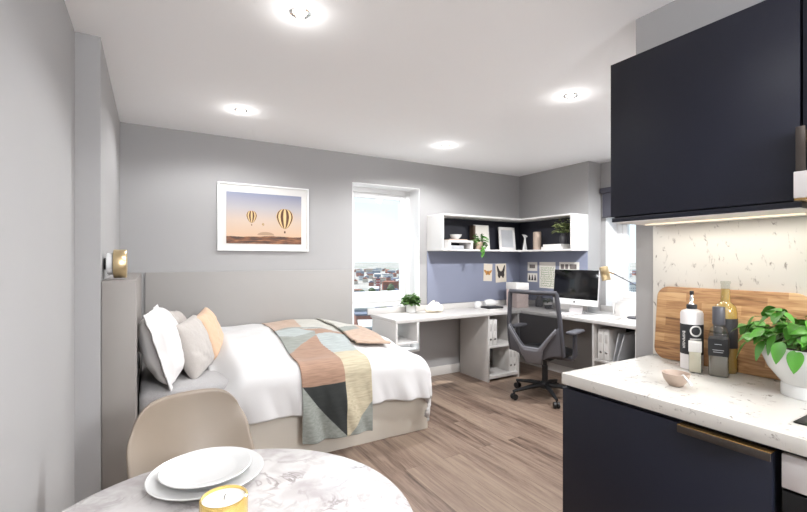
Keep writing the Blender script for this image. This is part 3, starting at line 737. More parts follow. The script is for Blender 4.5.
def blk(t, x0, x1, z0, z1, mat, name='picture_area', y=-.0018):
    b = MB(); b.box(x0, x1, y-.0005, -.001, z0, z1); b.build(name, mat, t, smooth=0)
t = note_right('small white card with a dark landscape photo, upper of the pair near the corner', 3.69, 3.845, 1.178, 1.288); blk(t, -.045, .045, -.022, .024, 'photo')
t = note_right('small white card with three dark figures, lower of the pair near the corner', 3.69, 3.845, 1.042, 1.150)
b = MB()
for x in (-.045, 0, .045): b.prism([(x-.018, -.035), (x+.018, -.035), (x+.006, .02), (x+.003, .036), (x-.006, .03), (x-.008, .01)], lambda a, c, d: (a, d, c), -.002, -.001)
b.build('figures', 'ink', t, smooth=0)
t = note_right('tall pale print covered in sage green sprigs left of the computer', 3.415, 3.655, .975, 1.290)
b = MB(); rnd = random.Random(3)
for i in range(9):
    for j in range(9):
        x = -.09+i*.0225+rnd.uniform(-.005, .005); z = -.13+j*.027; a = rnd.uniform(0, PI); l = .013
        b.prism([(x-l*math.cos(a)-.003*math.sin(a), z-l*math.sin(a)+.003*math.cos(a)), (x-l*math.cos(a)+.003*math.sin(a), z-l*math.sin(a)-.003*math.cos(a)), (x+l*math.cos(a)+.004*math.sin(a), z+l*math.sin(a)-.004*math.cos(a)), (x+l*math.cos(a)-.004*math.sin(a), z+l*math.sin(a)+.004*math.cos(a))], lambda a_, c, d: (a_, d, c), -.002, -.001)
b.build('sprig_pattern', 'sage', t, smooth=0)
t = note_right('white card with three grey pictures partly behind the computer screen', 3.09, 3.36, 1.150, 1.291)
for x, w in ((-.09, .022), (-.03, .02), (.055, .045)): blk(t, x-w, x+w, -.01, .045, 'photo')

# desk things -----------------------------------------------------------
t = thing('potted_plant', 'small bushy green plant in a white pot on the desk by the tall window', 'plant', (2.40, 3.90, DZ+.001))
b = MB(); b.lathe([(0, 0), (.048, 0), (.054, .004), (.056, .095), (.052, .095), (.050, .085), (0, .085)], 32); b.build('pot', 'china', t)
bushy(t, 330, .078, .115, .038, .030, .085, 'leafbush', 2)
b = MB()
def lump(u, v):
    th_, ph = u*2*PI, v*PI
    r = 1+.28*nz(math.cos(th_)*1.7, math.sin(th_)*1.7, ph*1.5)+.12*nz(math.cos(th_)*5, math.sin(th_)*5, ph*4)
    return Vector((2.64+.105*r*math.sin(ph)*math.cos(th_), 3.80+.055*r*math.sin(ph)*math.sin(th_), DZ+.034+max(-.033, (.056+.022*nz(math.cos(th_)*4, math.sin(th_)*4, 1))*r*math.cos(ph)*(1.0+.35*math.cos(th_*2)))))
b.grid(48, 24, lump, close_u=True)
tag(b.build('folded_cloth', 'cream', smooth=180, weld=.0005), 'crumpled cream cloth lying on the desk beside the potted plant', 'cloth')
for i, (x, y, w, d, z, h, rz, m, lab) in enumerate([(3.34, 3.70, .24, .18, 0, .012, 8, 'paper', 'white magazine at the bottom of the small desk stack'),
        (3.36, 3.69, .21, .15, .0125, .02, -5, 'blackmatt', 'black covered notebook on top of the small desk stack')]):
    b = MB(); b.box(-w/2, w/2, -d/2, d/2, 0, h, .002); o = b.build('magazine' if i == 0 else 'notebook', m); o.location = (x, y, DZ+.001+z); o.rotation_euler.z = R(rz); tag(o, lab, 'book')
b = MB(); b.lathe([(0, 0), (.035, 0), (.045, .02), (.045, .06), (.03, .078), (.028, .085), (.022, .085), (.028, .074), (.038, .058), (0, .02)], 28, (3.27, 3.83, DZ+.001)); tag(b.build('glass_jar', 'china'), 'small round white jar behind the desk magazines', 'jar')
b = MB(); b.lathe([(0, -.10), (.03, -.095), (.045, -.06), (.05, 0), (.042, .05), (.02, .085), (.014, .11), (0, .112)], 28, (3.46, 3.83, DZ+.052), 'x'); tag(b.build('lying_vase', 'china'), 'white bulbous vase lying on its side near the magazines', 'vase')
t = thing('storage_box', 'blush marbled storage box with a white lid in the desk corner', 'box', (3.79, 3.72, DZ+.001), R(-8))
b = MB(); b.box(-.085, .085, -.10, .10, 0, .25, .003); b.build('box_body', 'pinkbox', t)
b = MB(); b.box(-.089, .089, -.104, .104, .212, .292, .003); b.build('box_lid', 'paper', t)
b = MB(); b.lathe([(0, 0), (.040, 0), (.044, .01), (.044, .09), (.032, .105), (.03, .128), (0, .128)], 28, (4.03, 3.60, DZ+.001)); tag(b.build('lidded_jar', 'concrete'), 'dark charcoal jar on the desk beside the small grey plant pot', 'jar')
t = thing('potted_plant', 'small succulent in a two-tone dark and white pot behind the office chair', 'plant', (3.98, 3.42, DZ+.001))
b = MB(); b.lathe([(0, 0), (.04, 0), (.048, .045)], 28, cap=False); b.build('pot_base', 'concrete', t)
b = MB(); b.lathe([(.048, .045), (.050, .075), (.046, .075), (.044, .068), (0, .068)], 28, cap=False); b.build('pot_rim', 'china', t)
bushy(t, 80, .05, .055, .035, .014, .07, 'leafdark', 6)

# computer
IM = (3.86, 2.955, DZ+.001)
t = thing('desktop_computer', 'all-in-one desktop computer with a black screen and a white chin', 'computer', IM, R(-90+3))
# local: x to the viewer's right (-y world), -y towards the viewer
def tilt(mb, a=5, piv=(0, .05, .25)):
    m = Matrix.Translation(piv) @ Matrix.Rotation(R(-a), 4, 'X') @ Matrix.Translation([-p for p in piv]); mb.bm.transform(m); return mb
W2 = .262
b = MB(); b.box(-W2, W2, -.012, .010, .085, .455, .006, seg=3)
tilt(b).build('casing', 'appl', t)
b = MB(); b.box(-W2+.001, W2-.001, -.0145, -.0115, .148, .4545, .001); tilt(b).build('screen', 'black', t)
b = MB(); b.box(-W2+.001, W2-.001, -.0140, -.0115, .0855, .1475, .001); tilt(b).build('chin', 'upvc', t)
b = MB()
b.prism([(.010*math.cos(R(a))*(1 if not 320 < a < 400 else 1), .1165+.010*math.sin(R(a))) for a in range(25, 335, 15)]+[(.0055, .1165)], lambda a, c, d: (a, d, c), -.0155, -.0138)
b.prism([(.0, .1275), (.004, .1285), (.0055, .1325), (.0015, .131)], lambda a, c, d: (a, d, c), -.0155, -.0138)
tilt(b).build('fruit_emblem', 'ink', t, smooth=0)
b = MB(); b.box(-.075, .075, .012, .018, .008, .22, .002); b.box(-.075, .075, -.07, .07, 0, .006, .002)
b.prism([(-.01, .005), (.017, .005), (.017, .06), (.012, .06)], lambda a, c, d: (d, a, c), -.075, .075)
b.build('stand', 'appl', t)
t = thing('keyboard', 'slim white keyboard on the desk in front of the computer', 'keyboard', (3.68, 3.0, DZ+.001), R(-90))
b = MB(); b.box(-.14, .14, -.055, .055, 0, .008, .003); b.build('keyboard_base', 'appl', t)
b = MB()
for r_ in range(5):
    for c_ in range(14): b.box(-.133+c_*.019, -.117+c_*.019, -.048+r_*.0195, -.032+r_*.0195, .008, .0105, .0008, seg=1)
b.build('keys', 'paper', t)
for i, (dx, dy, z, rz, lab, m) in enumerate([(3.77, 2.56, 0, 5, 'lower white notebook lying on the desk right of the keyboard', 'paper'), (3.78, 2.56, .0105, -4, 'upper white notebook lying on the desk right of the keyboard', 'paper')]):
    b = MB(); b.box(-.085, .085, -.12, .12, 0, .010, .002); o = b.build('notebook', m); o.location = (dx, dy, DZ+.001+z); o.rotation_euler.z = R(rz); tag(o, lab, 'notebook', 'white notebooks on the right desk')
t = thing('letter_tray', 'white file holder with upright papers by the right window', 'file holder', (4.17, 2.55, DZ+.001), R(-90))
b = MB(); b.box(-.13, .13, -.09, .09, 0, .008, .002); b.box(-.13, .13, .082, .09, .008, .13, .002); b.box(-.13, -.122, -.09, .09, .008, .13, .002); b.box(.122, .13, -.09, .09, .008, .13, .002); b.build('tray_body', 'shelfwhite', t)
for k in range(4):
    b = MB(); b.box(-.115, .115, -.07+k*.04, -.06+k*.04, .009, .12+.02*k, .001); b.build('file', 'paper', t)
# desk lamp
t = thing('desk_lamp', 'slim desk lamp with a gold head and dark arm by the right window', 'lamp', (4.02, 2.40, DZ+.001))
b = MB(); b.cyl(.075, 0, .014, 36, b=.003); b.build('lamp_base', 'ch_frame', t)
b = MB(); b.tube([(0, 0, .014), (.02, -.10, .27)], .005); b.build('lower_arm', 'ch_frame', t)
b = MB(); b.tube([(.02, -.10, .27), (-.05, .19, .425)], .0055); b.build('upper_arm', 'ch_frame', t)
b = MB(); b.tube([(-.05, .19, .425), (-.065, .245, .445)], .006); b.build('swivel', 'brass', t)
b = MB(); b.lathe([(.042, -.075), (.042, .055), (.036, .062), (0, .062)], 32, cap=False); b.bm.transform(Matrix.Translation((-.075, .275, .435)) @ Matrix.Rotation(R(-14), 4, 'X')); o = b.build('lamp_head', 'gold', t); s_ = o.modifiers.new('Solidify', 'SOLIDIFY'); s_.thickness = .002
# roller blind
t = thing('roller_blind', 'charcoal roller blind partly lowered at the top of the right window', 'blind', (4.30, 2.45, 1.78))
b = MB(); b.box(4.262, 4.328, 1.93, 2.955, 2.05, 2.105, .004); b.build('blind_cassette', 'blind', t, world=True)
b = MB(); b.box(4.293, 4.297, 1.95, 2.94, 1.79, 2.05); b.build('blind_fabric', 'blind', t, world=True)
b = MB(); b.box(4.286, 4.304, 1.95, 2.94, 1.776, 1.792, .003); b.build('bottom_bar', 'ch_frame', t, world=True)

# ------------------------------------------------------------------ office chair
oc = thing('office_chair', 'dark grey mesh-backed swivel office chair on castors at the desk', 'chair', (3.27, 2.85, 0), R(-74))
# local +y = facing direction
b = MB(); b.lathe([(0, .085), (.045, .085), (.05, .10), (.045, .135), (.03, .15), (0, .15)], 24); b.build('base_hub', 'ch_black', oc)
for k in range(5):
    a = R(k*72+238+74-0); c, s = math.cos(a), math.sin(a)
    leg = MB().tube([(c*.03, s*.03, .115), (c*.16, s*.16, .108), (c*.345, s*.345, .078)], [.026, .021, .013], 8).build('base_leg', 'ch_black', oc)
    b = MB(); b.tube([(c*.335, s*.335, .078), (c*.335, s*.335, .052)], .009, 8)
    for q in (-1, 1):
        d = Matrix.Translation((c*.335-s*.016*q, s*.335+c*.016*q, .029)) @ Matrix.Rotation(a+PI/2, 4, 'Z') @ Matrix.Rotation(R(90), 4, 'Y')
        t_ = bmesh.new(); bmesh.ops.create_cone(t_, cap_ends=True, segments=20, radius1=.028, radius2=.028, depth=.018); b.merge(t_, 0, d)
    b.build('castor', 'ch_black', oc)
b = MB(); b.cyl(.028, .14, .30, 20); b.cyl(.018, .30, .385, 20); b.build('gas_column', 'ch_black', oc)
b = MB(); b.box(-.11, .11, -.12, .12, .375, .41, .012); b.build('seat_mechanism', 'ch_black', oc)
b = MB(); b.tube([(.09, .03, .385), (.27, .05, .38)], .006); b.build('lever', 'ch_black', oc)
b = MB()
def seat(u, v):
    a, c = u*2*PI, v*PI
    ex = .55
    f = lambda x, e: math.copysign(abs(x)**e, x)
    return Vector((.245*f(math.cos(a), ex)*f(math.sin(c), ex), .01+.235*f(math.sin(a), ex)*f(math.sin(c), ex), .445+.04*f(math.cos(c), .7)-.02*max(0, math.sin(a))*math.sin(c)))
b.grid(48, 20, seat, close_u=True); b.build('seat', 'ch_black', oc, smooth=180, weld=.0005)
def curve_y(x, z): return -.235+.9*x*x*.9-.05*math.sin((z-.45)/.6*PI)-.10*sm((z-.75)/.5)+.0
def bp(x, z, d=0): return Vector((x, curve_y(x, z)+d, z))
def halfw(z):
    pts = [(.40, .262), (.45, .268), (.50, .270), (.58, .270), (.75, .262), (.95, .243), (1.01, .236), (1.03, .22)]
    for (z0, w0), (z1, w1) in zip(pts, pts[1:]):
        if z0 <= z <= z1: return .96*(w0+(w1-w0)*(z-z0)/(z1-z0))
    return pts[0][1] if z < .4 else pts[-1][1]
outl = [bp(-halfw(z), z) for z in [.45, .50, .58, .66, .75, .85, .95, 1.0]]+[bp(x, 1.02) for x in (-.225, -.12, 0, .12, .225)]+[bp(halfw(z), z) for z in [1.0, .95, .85, .75, .66, .58, .50, .45]]
b = MB(); b.tube(outl, .0205, 10, flat=1.0); b.build('back_frame', 'ch_frame', oc)
b = MB(); b.grid(24, 36, lambda u, v: bp((u*2-1)*(halfw(.53+.485*v)-.008), .53+.485*v, .004)); b.build('back_mesh', 'net', oc, smooth=180)
# solid lower shell with U cut-out
def ucut(x):   # lower bound height of the open window
    ax = abs(x)
    if ax < .08: return .515
    return .515+(ax-.08)*1.25
b = MB(); N_ = 40
def shell(u, v):
    x = (u*2-1)*.253; top = min(ucut(x)+.0, .80); ax = abs(x)
    bot = .375+.07*sm(ax/.2)
    z = bot+(top-bot)*v
    return bp(x, z, -.004-.012*math.cos(x*6))
b.grid(N_, 14, shell); o = b.build('back_shell', 'ch_shell', oc, smooth=180); s_ = o.modifiers.new('Solidify', 'SOLIDIFY'); s_.thickness = .014; s_.offset = 0
b = MB()
def band(u, v):
    x = (u*2-1)*.228; ax = abs(x); t_ = ucut(x)+.004; w_ = .062-.026*sm((ax-.06)/.16)
    return bp(x, t_-w_*v, -.034-.012*math.cos(x*6)-.006*math.sin(PI*v))
b.grid(48, 6, band); o = b.build('back_brace', 'ch_brace', oc, smooth=180); s_ = o.modifiers.new('Solidify', 'SOLIDIFY'); s_.thickness = .014; s_.offset = 0
b = MB()
def spine(u, v):
    z = .50-.14*v; w_ = .115-.035*v; x = (u*2-1)*w_
    return bp(x, z, -.036-.012*math.cos(x*6)+.03*v*v-.006*math.cos(x/w_*PI/2))
b.grid(16, 10, spine); o = b.build('back_spine', 'ch_brace', oc, smooth=180); s_ = o.modifiers.new('Solidify', 'SOLIDIFY'); s_.thickness = .014; s_.offset = 0
b = MB(); b.tube([(0, -.235, .385), (0, -.16, .37), (0, -.08, .385)], [.04, .038, .03], 12, flat=.45); b.build('back_support', 'ch_frame', oc)
for s in (-1, 1):
    b = MB(); b.tube([(s*.12, .0, .395), (s*.27, .0, .40), (s*.29, 0, .44), (s*.29, -.005, .64)], [.018, .018, .02, .016], 10, flat=1.2); am = b.build('armrest', 'ch_frame', oc)
    b = MB(); b.box(s*.29-.042, s*.29+.042, -.12, .13, .64, .668, .012, seg=3); b.build('arm_pad', 'ch_shell', am)

# ------------------------------------------------------------------ dining chair
dc = thing('dining_chair', 'taupe moulded plastic shell chair at the round marble table', 'chair', (.172, 1.60, 0), R(12))
# local: back at +y, seat towards -y
def shellpt(u, v):
    # u: -1..1 across, v: 0 front of seat .. 1 top of back
    a = u*2-1
    if v < .5:
        k = v/.5; y = -.22+.36*k; z = .45-.02*math.sin(PI*k)+.02*(1-k)**4*-1; hw = .20+.03*math.sin(PI*k)
        z += .05*a**4+.035*a*a*k
        return Vector((a*hw, y, z))
    k = (v-.5)/.5
    y = .14+.09*math.sin(k*PI/2)+.035*k; z = .43+.42*k**1.1
    z = .43+.365*(k**1.15)
    hw = .216-.008*k-.028*max(0, (k-.6)/.4)**2.5
    top = .012*(1-abs(a)**2.0)*sm((k-.5)/.5)-.055*abs(a)**6*sm((k-.55)/.45)
    y -= .085*a*a*(1-.45*k)
    return Vector((a*hw, y, z+top+.085*a*a*(1-k)**2))
b = MB(); b.grid(40, 60, shellpt); o = b.build('seat_shell', 'shellchair', dc, smooth=180)
s_ = o.modifiers.new('Solidify', 'SOLIDIFY'); s_.thickness = .009; s_.offset = 0
for sx_ in (-1, 1):
    for sy_ in (-1, 1):
        b = MB(); b.tube([(sx_*.12, sy_*.10-.02, .43), (sx_*.21, sy_*.20-.01, .002)], [.015, .010], 12); b.build('leg', 'beech', dc)
b = MB(); b.tube([(-.14, -.13, .35), (.14, .11, .35)], .005); b.tube([(.14, -.13, .35), (-.14, .11, .35)], .005); b.build('cross_brace', 'blackmatt', dc)

# ------------------------------------------------------------------ round table + tableware
tb = thing('round_table', 'round white marble dining table in the foreground', 'table', (.1246, .9525, 0))
b = MB(); b.lathe([(0, .728), (.395, .728), (.404, .732), (.4095, .741), (.408, .748), (.404, .75), (0, .75)], 128); b.build('tabletop', 'marble', tb)
b = MB(); b.lathe([(0, 0), (.24, 0), (.24, .012), (.10, .022), (.032, .05), (.028, .70), (.09, .727), (0, .727)], 48); b.build('pedestal', 'ch_frame', tb)
def plate(name, label, x, y, z, r, grp='white plates on the marble table'):
    b = MB(); k = r
    b.lathe([(0, .003), (k*.55, .003), (k*.60, 0), (k*.64, .002), (k*.98, .014), (k, .017), (k*.985, .0185), (k*.70, .010), (k*.62, .0065), (0, .0065)], 96, (x, y, z))
    tag(b.build(name, 'china'), label, 'plate', grp)
PX, PY = .128, 1.235
plate('dinner_plate', 'larger white dinner plate lying directly on the marble table', PX-.002, PY-.010, .7505, .141)
plate('side_plate', 'smaller white plate stacked on the dinner plate', PX-.004, PY-.018, .7665, .111)
cd = thing('candle', 'white candle in a ribbed gold glass beside the plates', 'candle', (.133, .972, .7505))
b = MB(); n = 96
prof = [(0, 0), (.043, 0), (.047, .004), (.0475, .078), (.0445, .080), (.0435, .074), (.043, .06), (0, .06)]
b.lathe(prof, n); 
for v in b.bm.verts:
    r_ = math.hypot(v.co.x, v.co.y)
    if r_ > .0465: 
        a = math.atan2(v.co.y, v.co.x); k = 1+.012*math.sin(a*32); v.co.x *= k; v.co.y *= k
b.build('gold_glass', 'goldglass', cd)
b = MB(); b.lathe([(0, .0705), (.036, .0705), (.0432, .0725)], 48, cap=False); b.build('wax', 'wax', cd)
b = MB(); b.tube([(0, 0, .070), (.001, 0, .078), (.003, 0, .084)], .0011, 6); b.build('wick', 'ink', cd)

cd.scale = (1, 1, .86)
# ------------------------------------------------------------------ kitchen
KX = 1.87
kb = thing('worktop', 'white speckled quartz kitchen worktop', 'worktop', (1.57, .3, .874))
b = MB(); b.box(1.268, KX-.001, -1.6, 1.030, .875, .914, .0015); b.build('worktop_slab', 'quartz', kb, world=True)
def base_unit(label, y0, y1, end=False):
    t = thing('kitchen_cabinet', label, 'cabinet', (1.58, (y0+y1)/2, 0))
    b = MB(); b.box(1.293, KX-.003, y0+.001, y1-.001, .10, .872); b.build('carcass', 'navymatt', t, world=True)
    b = MB(); b.box(1.35, KX-.003, y0+.001, y1-.001, 0, .099); b.build('plinth', 'navymatt', t, world=True)
    return t
t = base_unit('navy base cabinet at the end of the worktop with a bronze edge handle', .428, 1.028)
b = MB(); b.box(1.274, 1.292, .428, 1.030, .10, .862, .0015); dr = b.build('door', 'navy', t, world=True)
b = MB(); b.box(1.254, 1.292, .424, .632, .8625, .8650, .0008); b.build('brass_lip', 'brass', dr, world=True)
b = MB(); b.box(1.252, 1.256, .424, .632, .843, .8625, .0018); b.build('pull_handle', 'bronze', dr, world=True)
t = thing('oven', 'built-in oven with a silver control strip beside the navy base cabinet', 'oven', (1.58, .12, 0))
b = MB(); b.box(1.30, KX-.003, -.172, .418, .10, .872); b.build('oven_body', 'blackmatt', t, world=True)
b = MB(); b.box(1.35, KX-.003, -.172, .418, 0, .099); b.build('plinth', 'navymatt', t, world=True)
b = MB(); b.box(1.283, 1.299, -.17, .414, .782, .862, .002); b.build('control_strip', 'appl', t, world=True)
b = MB(); b.box(1.283, 1.299, -.17, .414, .12, .776, .003); b.build('oven_door', 'black', t, world=True)
b = MB(); b.tube([(1.262, -.12, .72), (1.262, .37, .72)], .008); b.tube([(1.262, -.10, .72), (1.297, -.10, .72)], .006); b.tube([(1.262, .35, .72), (1.297, .35, .72)], .006); b.build('oven_handle', 'steel', t, world=True)
t = base_unit('navy base cabinet beyond the oven, outside the view', -1.6, -.176)
b = MB(); b.box(1.282, 1.300, -1.598, -.18, .10, .862, .0015); b.build('door', 'navy', t, world=True)
b = MB(); b.box(1.372, 1.80, -.16, .420, .9145, .9185, .0015); tag(b.build('hob', 'black'), 'black glass hob set in the worktop at the right edge', 'hob')
b = MB(); b.box(KX-.012, KX-.0005, -1.6, 1.034, .9145, 1.463, .001); tag(b.build('splashback', 'splash'), 'white veined stone splashback above the worktop', 'splashback')
# wall cabinets
CX0, CB, CT = 1.555, 1.466, 2.083
t = thing('wall_cabinet', 'navy gloss wall cabinet at the open end over the worktop', 'cabinet', (1.71, .74, CB))
b = MB(); b.box(1.575, KX-.001, .462, 1.028, CB+.018, CT-.002, .001); b.build('carcass', 'navymatt', t, world=True)
b = MB(); b.box(1.560, KX-.001, .458, 1.028, CB, CB+.016, .001); b.build('bottom_panel', 'navy', t, world=True)
b = MB(); b.box(1.562, KX-.014, .462, 1.024, CB-.003, CB-.0005); b.build('underside_liner', 'shelfwhite', t, world=True)
b = MB(); b.box(CX0, 1.573, .461, 1.030, CB+.020, CT, .0015); b.build('door', 'navy', t, world=True)
b = MB(); b.box(1.72, 1.734, .50, .99, CB-.0075, CB-.0035, .001); b.build('light_strip', 'ledstrip', t, world=True)
t = thing('wall_cabinet', 'navy gloss wall cabinet above the cooker hood at the right edge', 'cabinet', (1.71, .16, CB+.1))
b = MB(); b.box(1.575, KX-.001, -.14, .455, 1.56, CT-.002, .001); b.build('carcass', 'navymatt', t, world=True)
b = MB(); b.box(CX0, 1.573, -.138, .4545, 1.562, CT, .0015); dr = b.build('door', 'navy', t, world=True)
b = MB(); b.box(1.522, 1.556, .4565, .4595, 1.562, 1.682, .0006); b.build('brass_lip', 'brass', dr, world=True)
b = MB(); b.box(1.520, 1.524, .440, .4600, 1.562, 1.683, .0006); b.build('pull_handle', 'bronze', dr, world=True)
t = thing('cooker_hood', 'white cooker hood front jutting out below the right wall cabinet', 'cooker hood', (1.65, .16, 1.47))
b = MB(); b.box(1.495, KX-.001, -.14, .457, 1.485, 1.557, .002); b.build('hood_body', 'appl', t, world=True)
b = MB(); b.box(1.495, KX-.02, -.138, .455, 1.480, 1.4845); b.build('hood_underside', 'brass', t, world=True)
t = thing('wall_cabinet', 'navy wall cabinet beyond the cooker hood, outside the view', 'cabinet', (1.71, -.9, CB))
b = MB(); b.box(1.575, KX-.001, -1.6, -.146, CB, CT-.002, .001); b.build('carcass', 'navymatt', t, world=True)
b = MB(); b.box(CX0, 1.573, -1.598, -.146, CB, CT, .0015); b.build('door', 'navy', t, world=True)
l = bpy.data.lights.new('led', 'AREA'); l.shape = 'RECTANGLE'; l.size = .012; l.size_y = .54; l.energy = .95; l.color = (1, .95, .87)
o = bpy.data.objects.new('under_cabinet_led', l); COL.objects.link(o); o.location = (1.727, .755, CB-.009)
l2 = bpy.data.lights.new('hood_led', 'AREA'); l2.shape = 'RECTANGLE'; l2.size = .05; l2.size_y = .3; l2.energy = 1.2; l2.color = (1, .94, .85)
o = bpy.data.objects.new('hood_lamp', l2); COL.objects.link(o); o.location = (1.72, .16, 1.478)

# chopping board
t = thing('chopping_board', 'large rounded oak block chopping board leaning on the splashback', 'chopping board', (1.818, .76, .9145)); t.rotation_euler = (0, R(6), 0)
BW, BH, rc = .245, .295, .045
pl = []
for cx_, cz_, a0 in ((BW-rc, BH-rc, 0), (-BW+rc, BH-rc, 90), (-BW+rc, rc, 180), (BW-rc, rc, 270)):
    for k in range(9): a = R(a0+k*90/8); pl.append((cx_+rc*math.cos(a), cz_+rc*math.sin(a)))
b = MB(); b.prism(pl, lambda a, c, d: (d, a, c), -.009, .009, b=.003); b.build('board', 'oak', t, smooth=50)

def text_on(name, s, size, fn, mat, parent, depth=.0004, align='CENTER'):
    cu = bpy.data.curves.new('txt', 'FONT'); cu.body = s; cu.size = size; cu.extrude = depth; cu.align_x = align; cu.align_y = 'CENTER'
    to = bpy.data.objects.new('txt', cu); COL.objects.link(to)
    dg = bpy.context.evaluated_depsgraph_get(); me = bpy.data.meshes.new_from_object(to.evaluated_get(dg))
    bpy.data.objects.remove(to); bpy.data.curves.remove(cu)
    bm_ = bmesh.new(); bm_.from_mesh(me); bmesh.ops.subdivide_edges(bm_, edges=[e for e in bm_.edges if e.calc_length() > size*.12], cuts=2)
    for v in bm_.verts: v.co = fn(v.co.x, v.co.y, v.co.z)
    bm_.to_mesh(me); bm_.free(); me.name = name; me.materials.clear(); me.materials.append(M[mat])
    o = bpy.data.objects.new(name, me); COL.objects.link(o); o.parent = parent
    return o
# oil can with black label
oc_r = .0365
ob = thing('oil_dispenser', 'tall white oil dispenser with a black lettered label and pouring spout', 'bottle', (1.742, .826, .9145))
b = MB(); b.lathe([(0, 0), (oc_r, 0), (oc_r, .205), (oc_r-.004, .214), (.018, .220), (0, .222)], 48); b.build('can_body', 'appl', ob)
b = MB(); b.lathe([(oc_r+.0004, .055), (oc_r+.0006, .056), (oc_r+.0006, .165), (oc_r+.0004, .166)], 48, cap=False); lb = b.build('black_label', 'blackmatt', ob)
b = MB(); b.cyl(.017, .221, .238, 28, b=.002); b.build('black_collar', 'blackmatt', ob)
b = MB(); b.lathe([(.012, .238), (.007, .245), (.0055, .272), (.0045, .275)], 20, cap=True); b.build('spout', 'chrome', ob)
b = MB(); b.box(-.007, .007, -.005, .005, .273, .288, .002); b.build('spout_flap', 'blackmatt', ob)
camdir = math.atan2(-.826, -1.742)
def wrapfn(a_c, zc, r=oc_r+.0011, rot=True):
    def f(x, y, z):
        if rot: x, y = y, -x      # letters run downwards
        a = a_c + x/r
        return Vector(((r+z)*math.cos(a), (r+z)*math.sin(a), zc+y))
    return f
text_on('label_lettering', 'OIL', .056, wrapfn(camdir+.30, .122), 'paper', lb)
text_on('small_lettering', 'DISPENSER', .0135, wrapfn(camdir-.72, .108), 'paper', lb)
# small clear bottle in front (white liquid)
sb = thing('glass_bottle', 'small square clear bottle of pale dressing in front of the oil dispenser', 'bottle', (1.690, .790, .9145), R(25))
b = MB(); b.box(-.018, .018, -.018, .018, .001, .075, .003); b.build('liquid', 'liquid', sb)
b = MB(); b.box(-.0195, .0195, -.0195, .0195, 0, .098, .004); b.build('glass_body', 'clear', sb)
b = MB(); b.box(-.0202, .0202, -.0202, .0202, .074, .110, .002); b.build('paper_wrap', 'paper', sb)
# dark vinegar bottle
vb = thing('vinegar_bottle', 'square glass vinegar bottle with a black label and grey stopper', 'bottle', (1.712, .725, .9145), R(20))
b = MB(); b.box(-.027, .027, -.027, .027, .001, .075, .005, seg=3); b.build('vinegar', 'vinegar', vb)
b = MB(); b.box(-.0285, .0285, -.0285, .0285, 0, .150, .006, seg=3); b.lathe([(.0275, .150), (.024, .164), (.014, .176), (.0135, .22), (0, .22)], 28); b.build('glass_body', 'clear', vb)
b = MB(); b.box(-.0292, .0292, -.0292, .0292, .070, .132, .004); lb = b.build('black_label', 'blackmatt', vb)
b = MB()
for k, (z, w) in enumerate(((.112, .010), (.092, .016), (.085, .014))): b.box(-.0296, -.0293, -w, w, z-.001, z+.001)
b.build('label_lines', 'greyart', lb, smooth=0)
b = MB(); b.lathe([(.0175, .178), (.0185, .180), (.0185, .238), (.0175, .24), (0, .24)], 28); b.build('stopper', 'ch_frame', vb)
# tall oil bottle
tbt = thing('oil_bottle', 'tall bottle of golden olive oil standing behind the vinegar bottle', 'bottle', (1.786, .735, .9145), R(10))
b = MB(); b.lathe([(0, .001), (.031, .001), (.034, .006), (.034, .215), (.030, .235), (.014, .252), (.0125, .30), (0, .30)], 36); b.build('oil', 'oil', tbt)
b = MB(); b.lathe([(0, 0), (.032, 0), (.035, .006), (.035, .216), (.031, .237), (.015, .254), (.0135, .318), (.0155, .319), (.0155, .327), (0, .327)], 36); b.build('glass_body', 'clear', tbt)
b = MB(); b.lathe([(.0356, .09), (.0356, .195)], 36, cap=False); b.build('black_label', 'blackmatt', tbt)
# pinch bowl and spoon
t = MB(); t.lathe([(0, .001), (.016, 0), (.02, .002), (.034, .020), (.040, .042), (.0375, .042), (.032, .022), (.018, .006), (0, .005)], 40, (1.452, .735, .9145))
tag(t.build('pinch_bowl', 'stone'), 'tiny beige pinch bowl on the worktop near its edge', 'bowl')
t = thing('spoon', 'short white spoon resting in the tiny beige bowl', 'spoon', (1.452, .72, .93))
b = MB(); b.tube([(1.462, .738, .934), (1.436, .705, .957), (1.408, .668, .940)], [.003, .003, .004], 8); b.build('handle', 'china', t, world=True)
b = MB(); b.lathe([(0, 0), (.006, .001), (.010, .004), (.0095, .0045), (.006, .002), (0, .001)], 20, (1.458, .738, .926)); b.build('spoon_bowl', 'china', t, world=True)

# basil pot
bp_ = thing('basil_plant', 'leafy green basil in a white flared ceramic bowl on the worktop', 'plant', (1.683, .47, .9145))
b = MB(); b.lathe([(0, 0), (.072, 0), (.0725, .030), (.070, .036), (.078, .046), (.102, .078), (.117, .115), (.123, .148), (.1195, .148), (.112, .130), (0, .128)], 64); b.build('ceramic_bowl', 'china', bp_)
b = MB(); b.lathe([(0, .138), (.06, .137), (.1165, .133)], 32, cap=False); b.build('soil', 'soil', bp_)
b = MB(); s = MB(); rnd = random.Random(21)
def broad(p, d, ln, wd, roll, droop): leaf(b, p, d, ln, wd, roll=roll, droop=droop, cup=.22, nu=8)
for k in range(38):
    a = 2*PI*k/38*2.4+rnd.uniform(-.3, .3); r0 = rnd.uniform(0, .07); el = rnd.uniform(.3, 1.3)
    L0 = rnd.uniform(.06, .135); base = Vector((r0*math.cos(a), r0*math.sin(a), .134))
    tip = base+Vector((math.cos(a)*math.cos(el), math.sin(a)*math.cos(el), math.sin(el)*1.0))*L0
    mid = (base+tip)/2+Vector((0, 0, .012)); s.tube([tuple(base), tuple(mid), tuple(tip)], .0016, 6)
    for q in range(5):
        aa = a+rnd.uniform(-1.7, 1.7); broad(tip if q < 3 else mid, (math.cos(aa), math.sin(aa), rnd.uniform(-.7, .35)), rnd.uniform(.034, .052), rnd.uniform(.028, .042), rnd.uniform(-.6, .6), rnd.uniform(.2, .6))
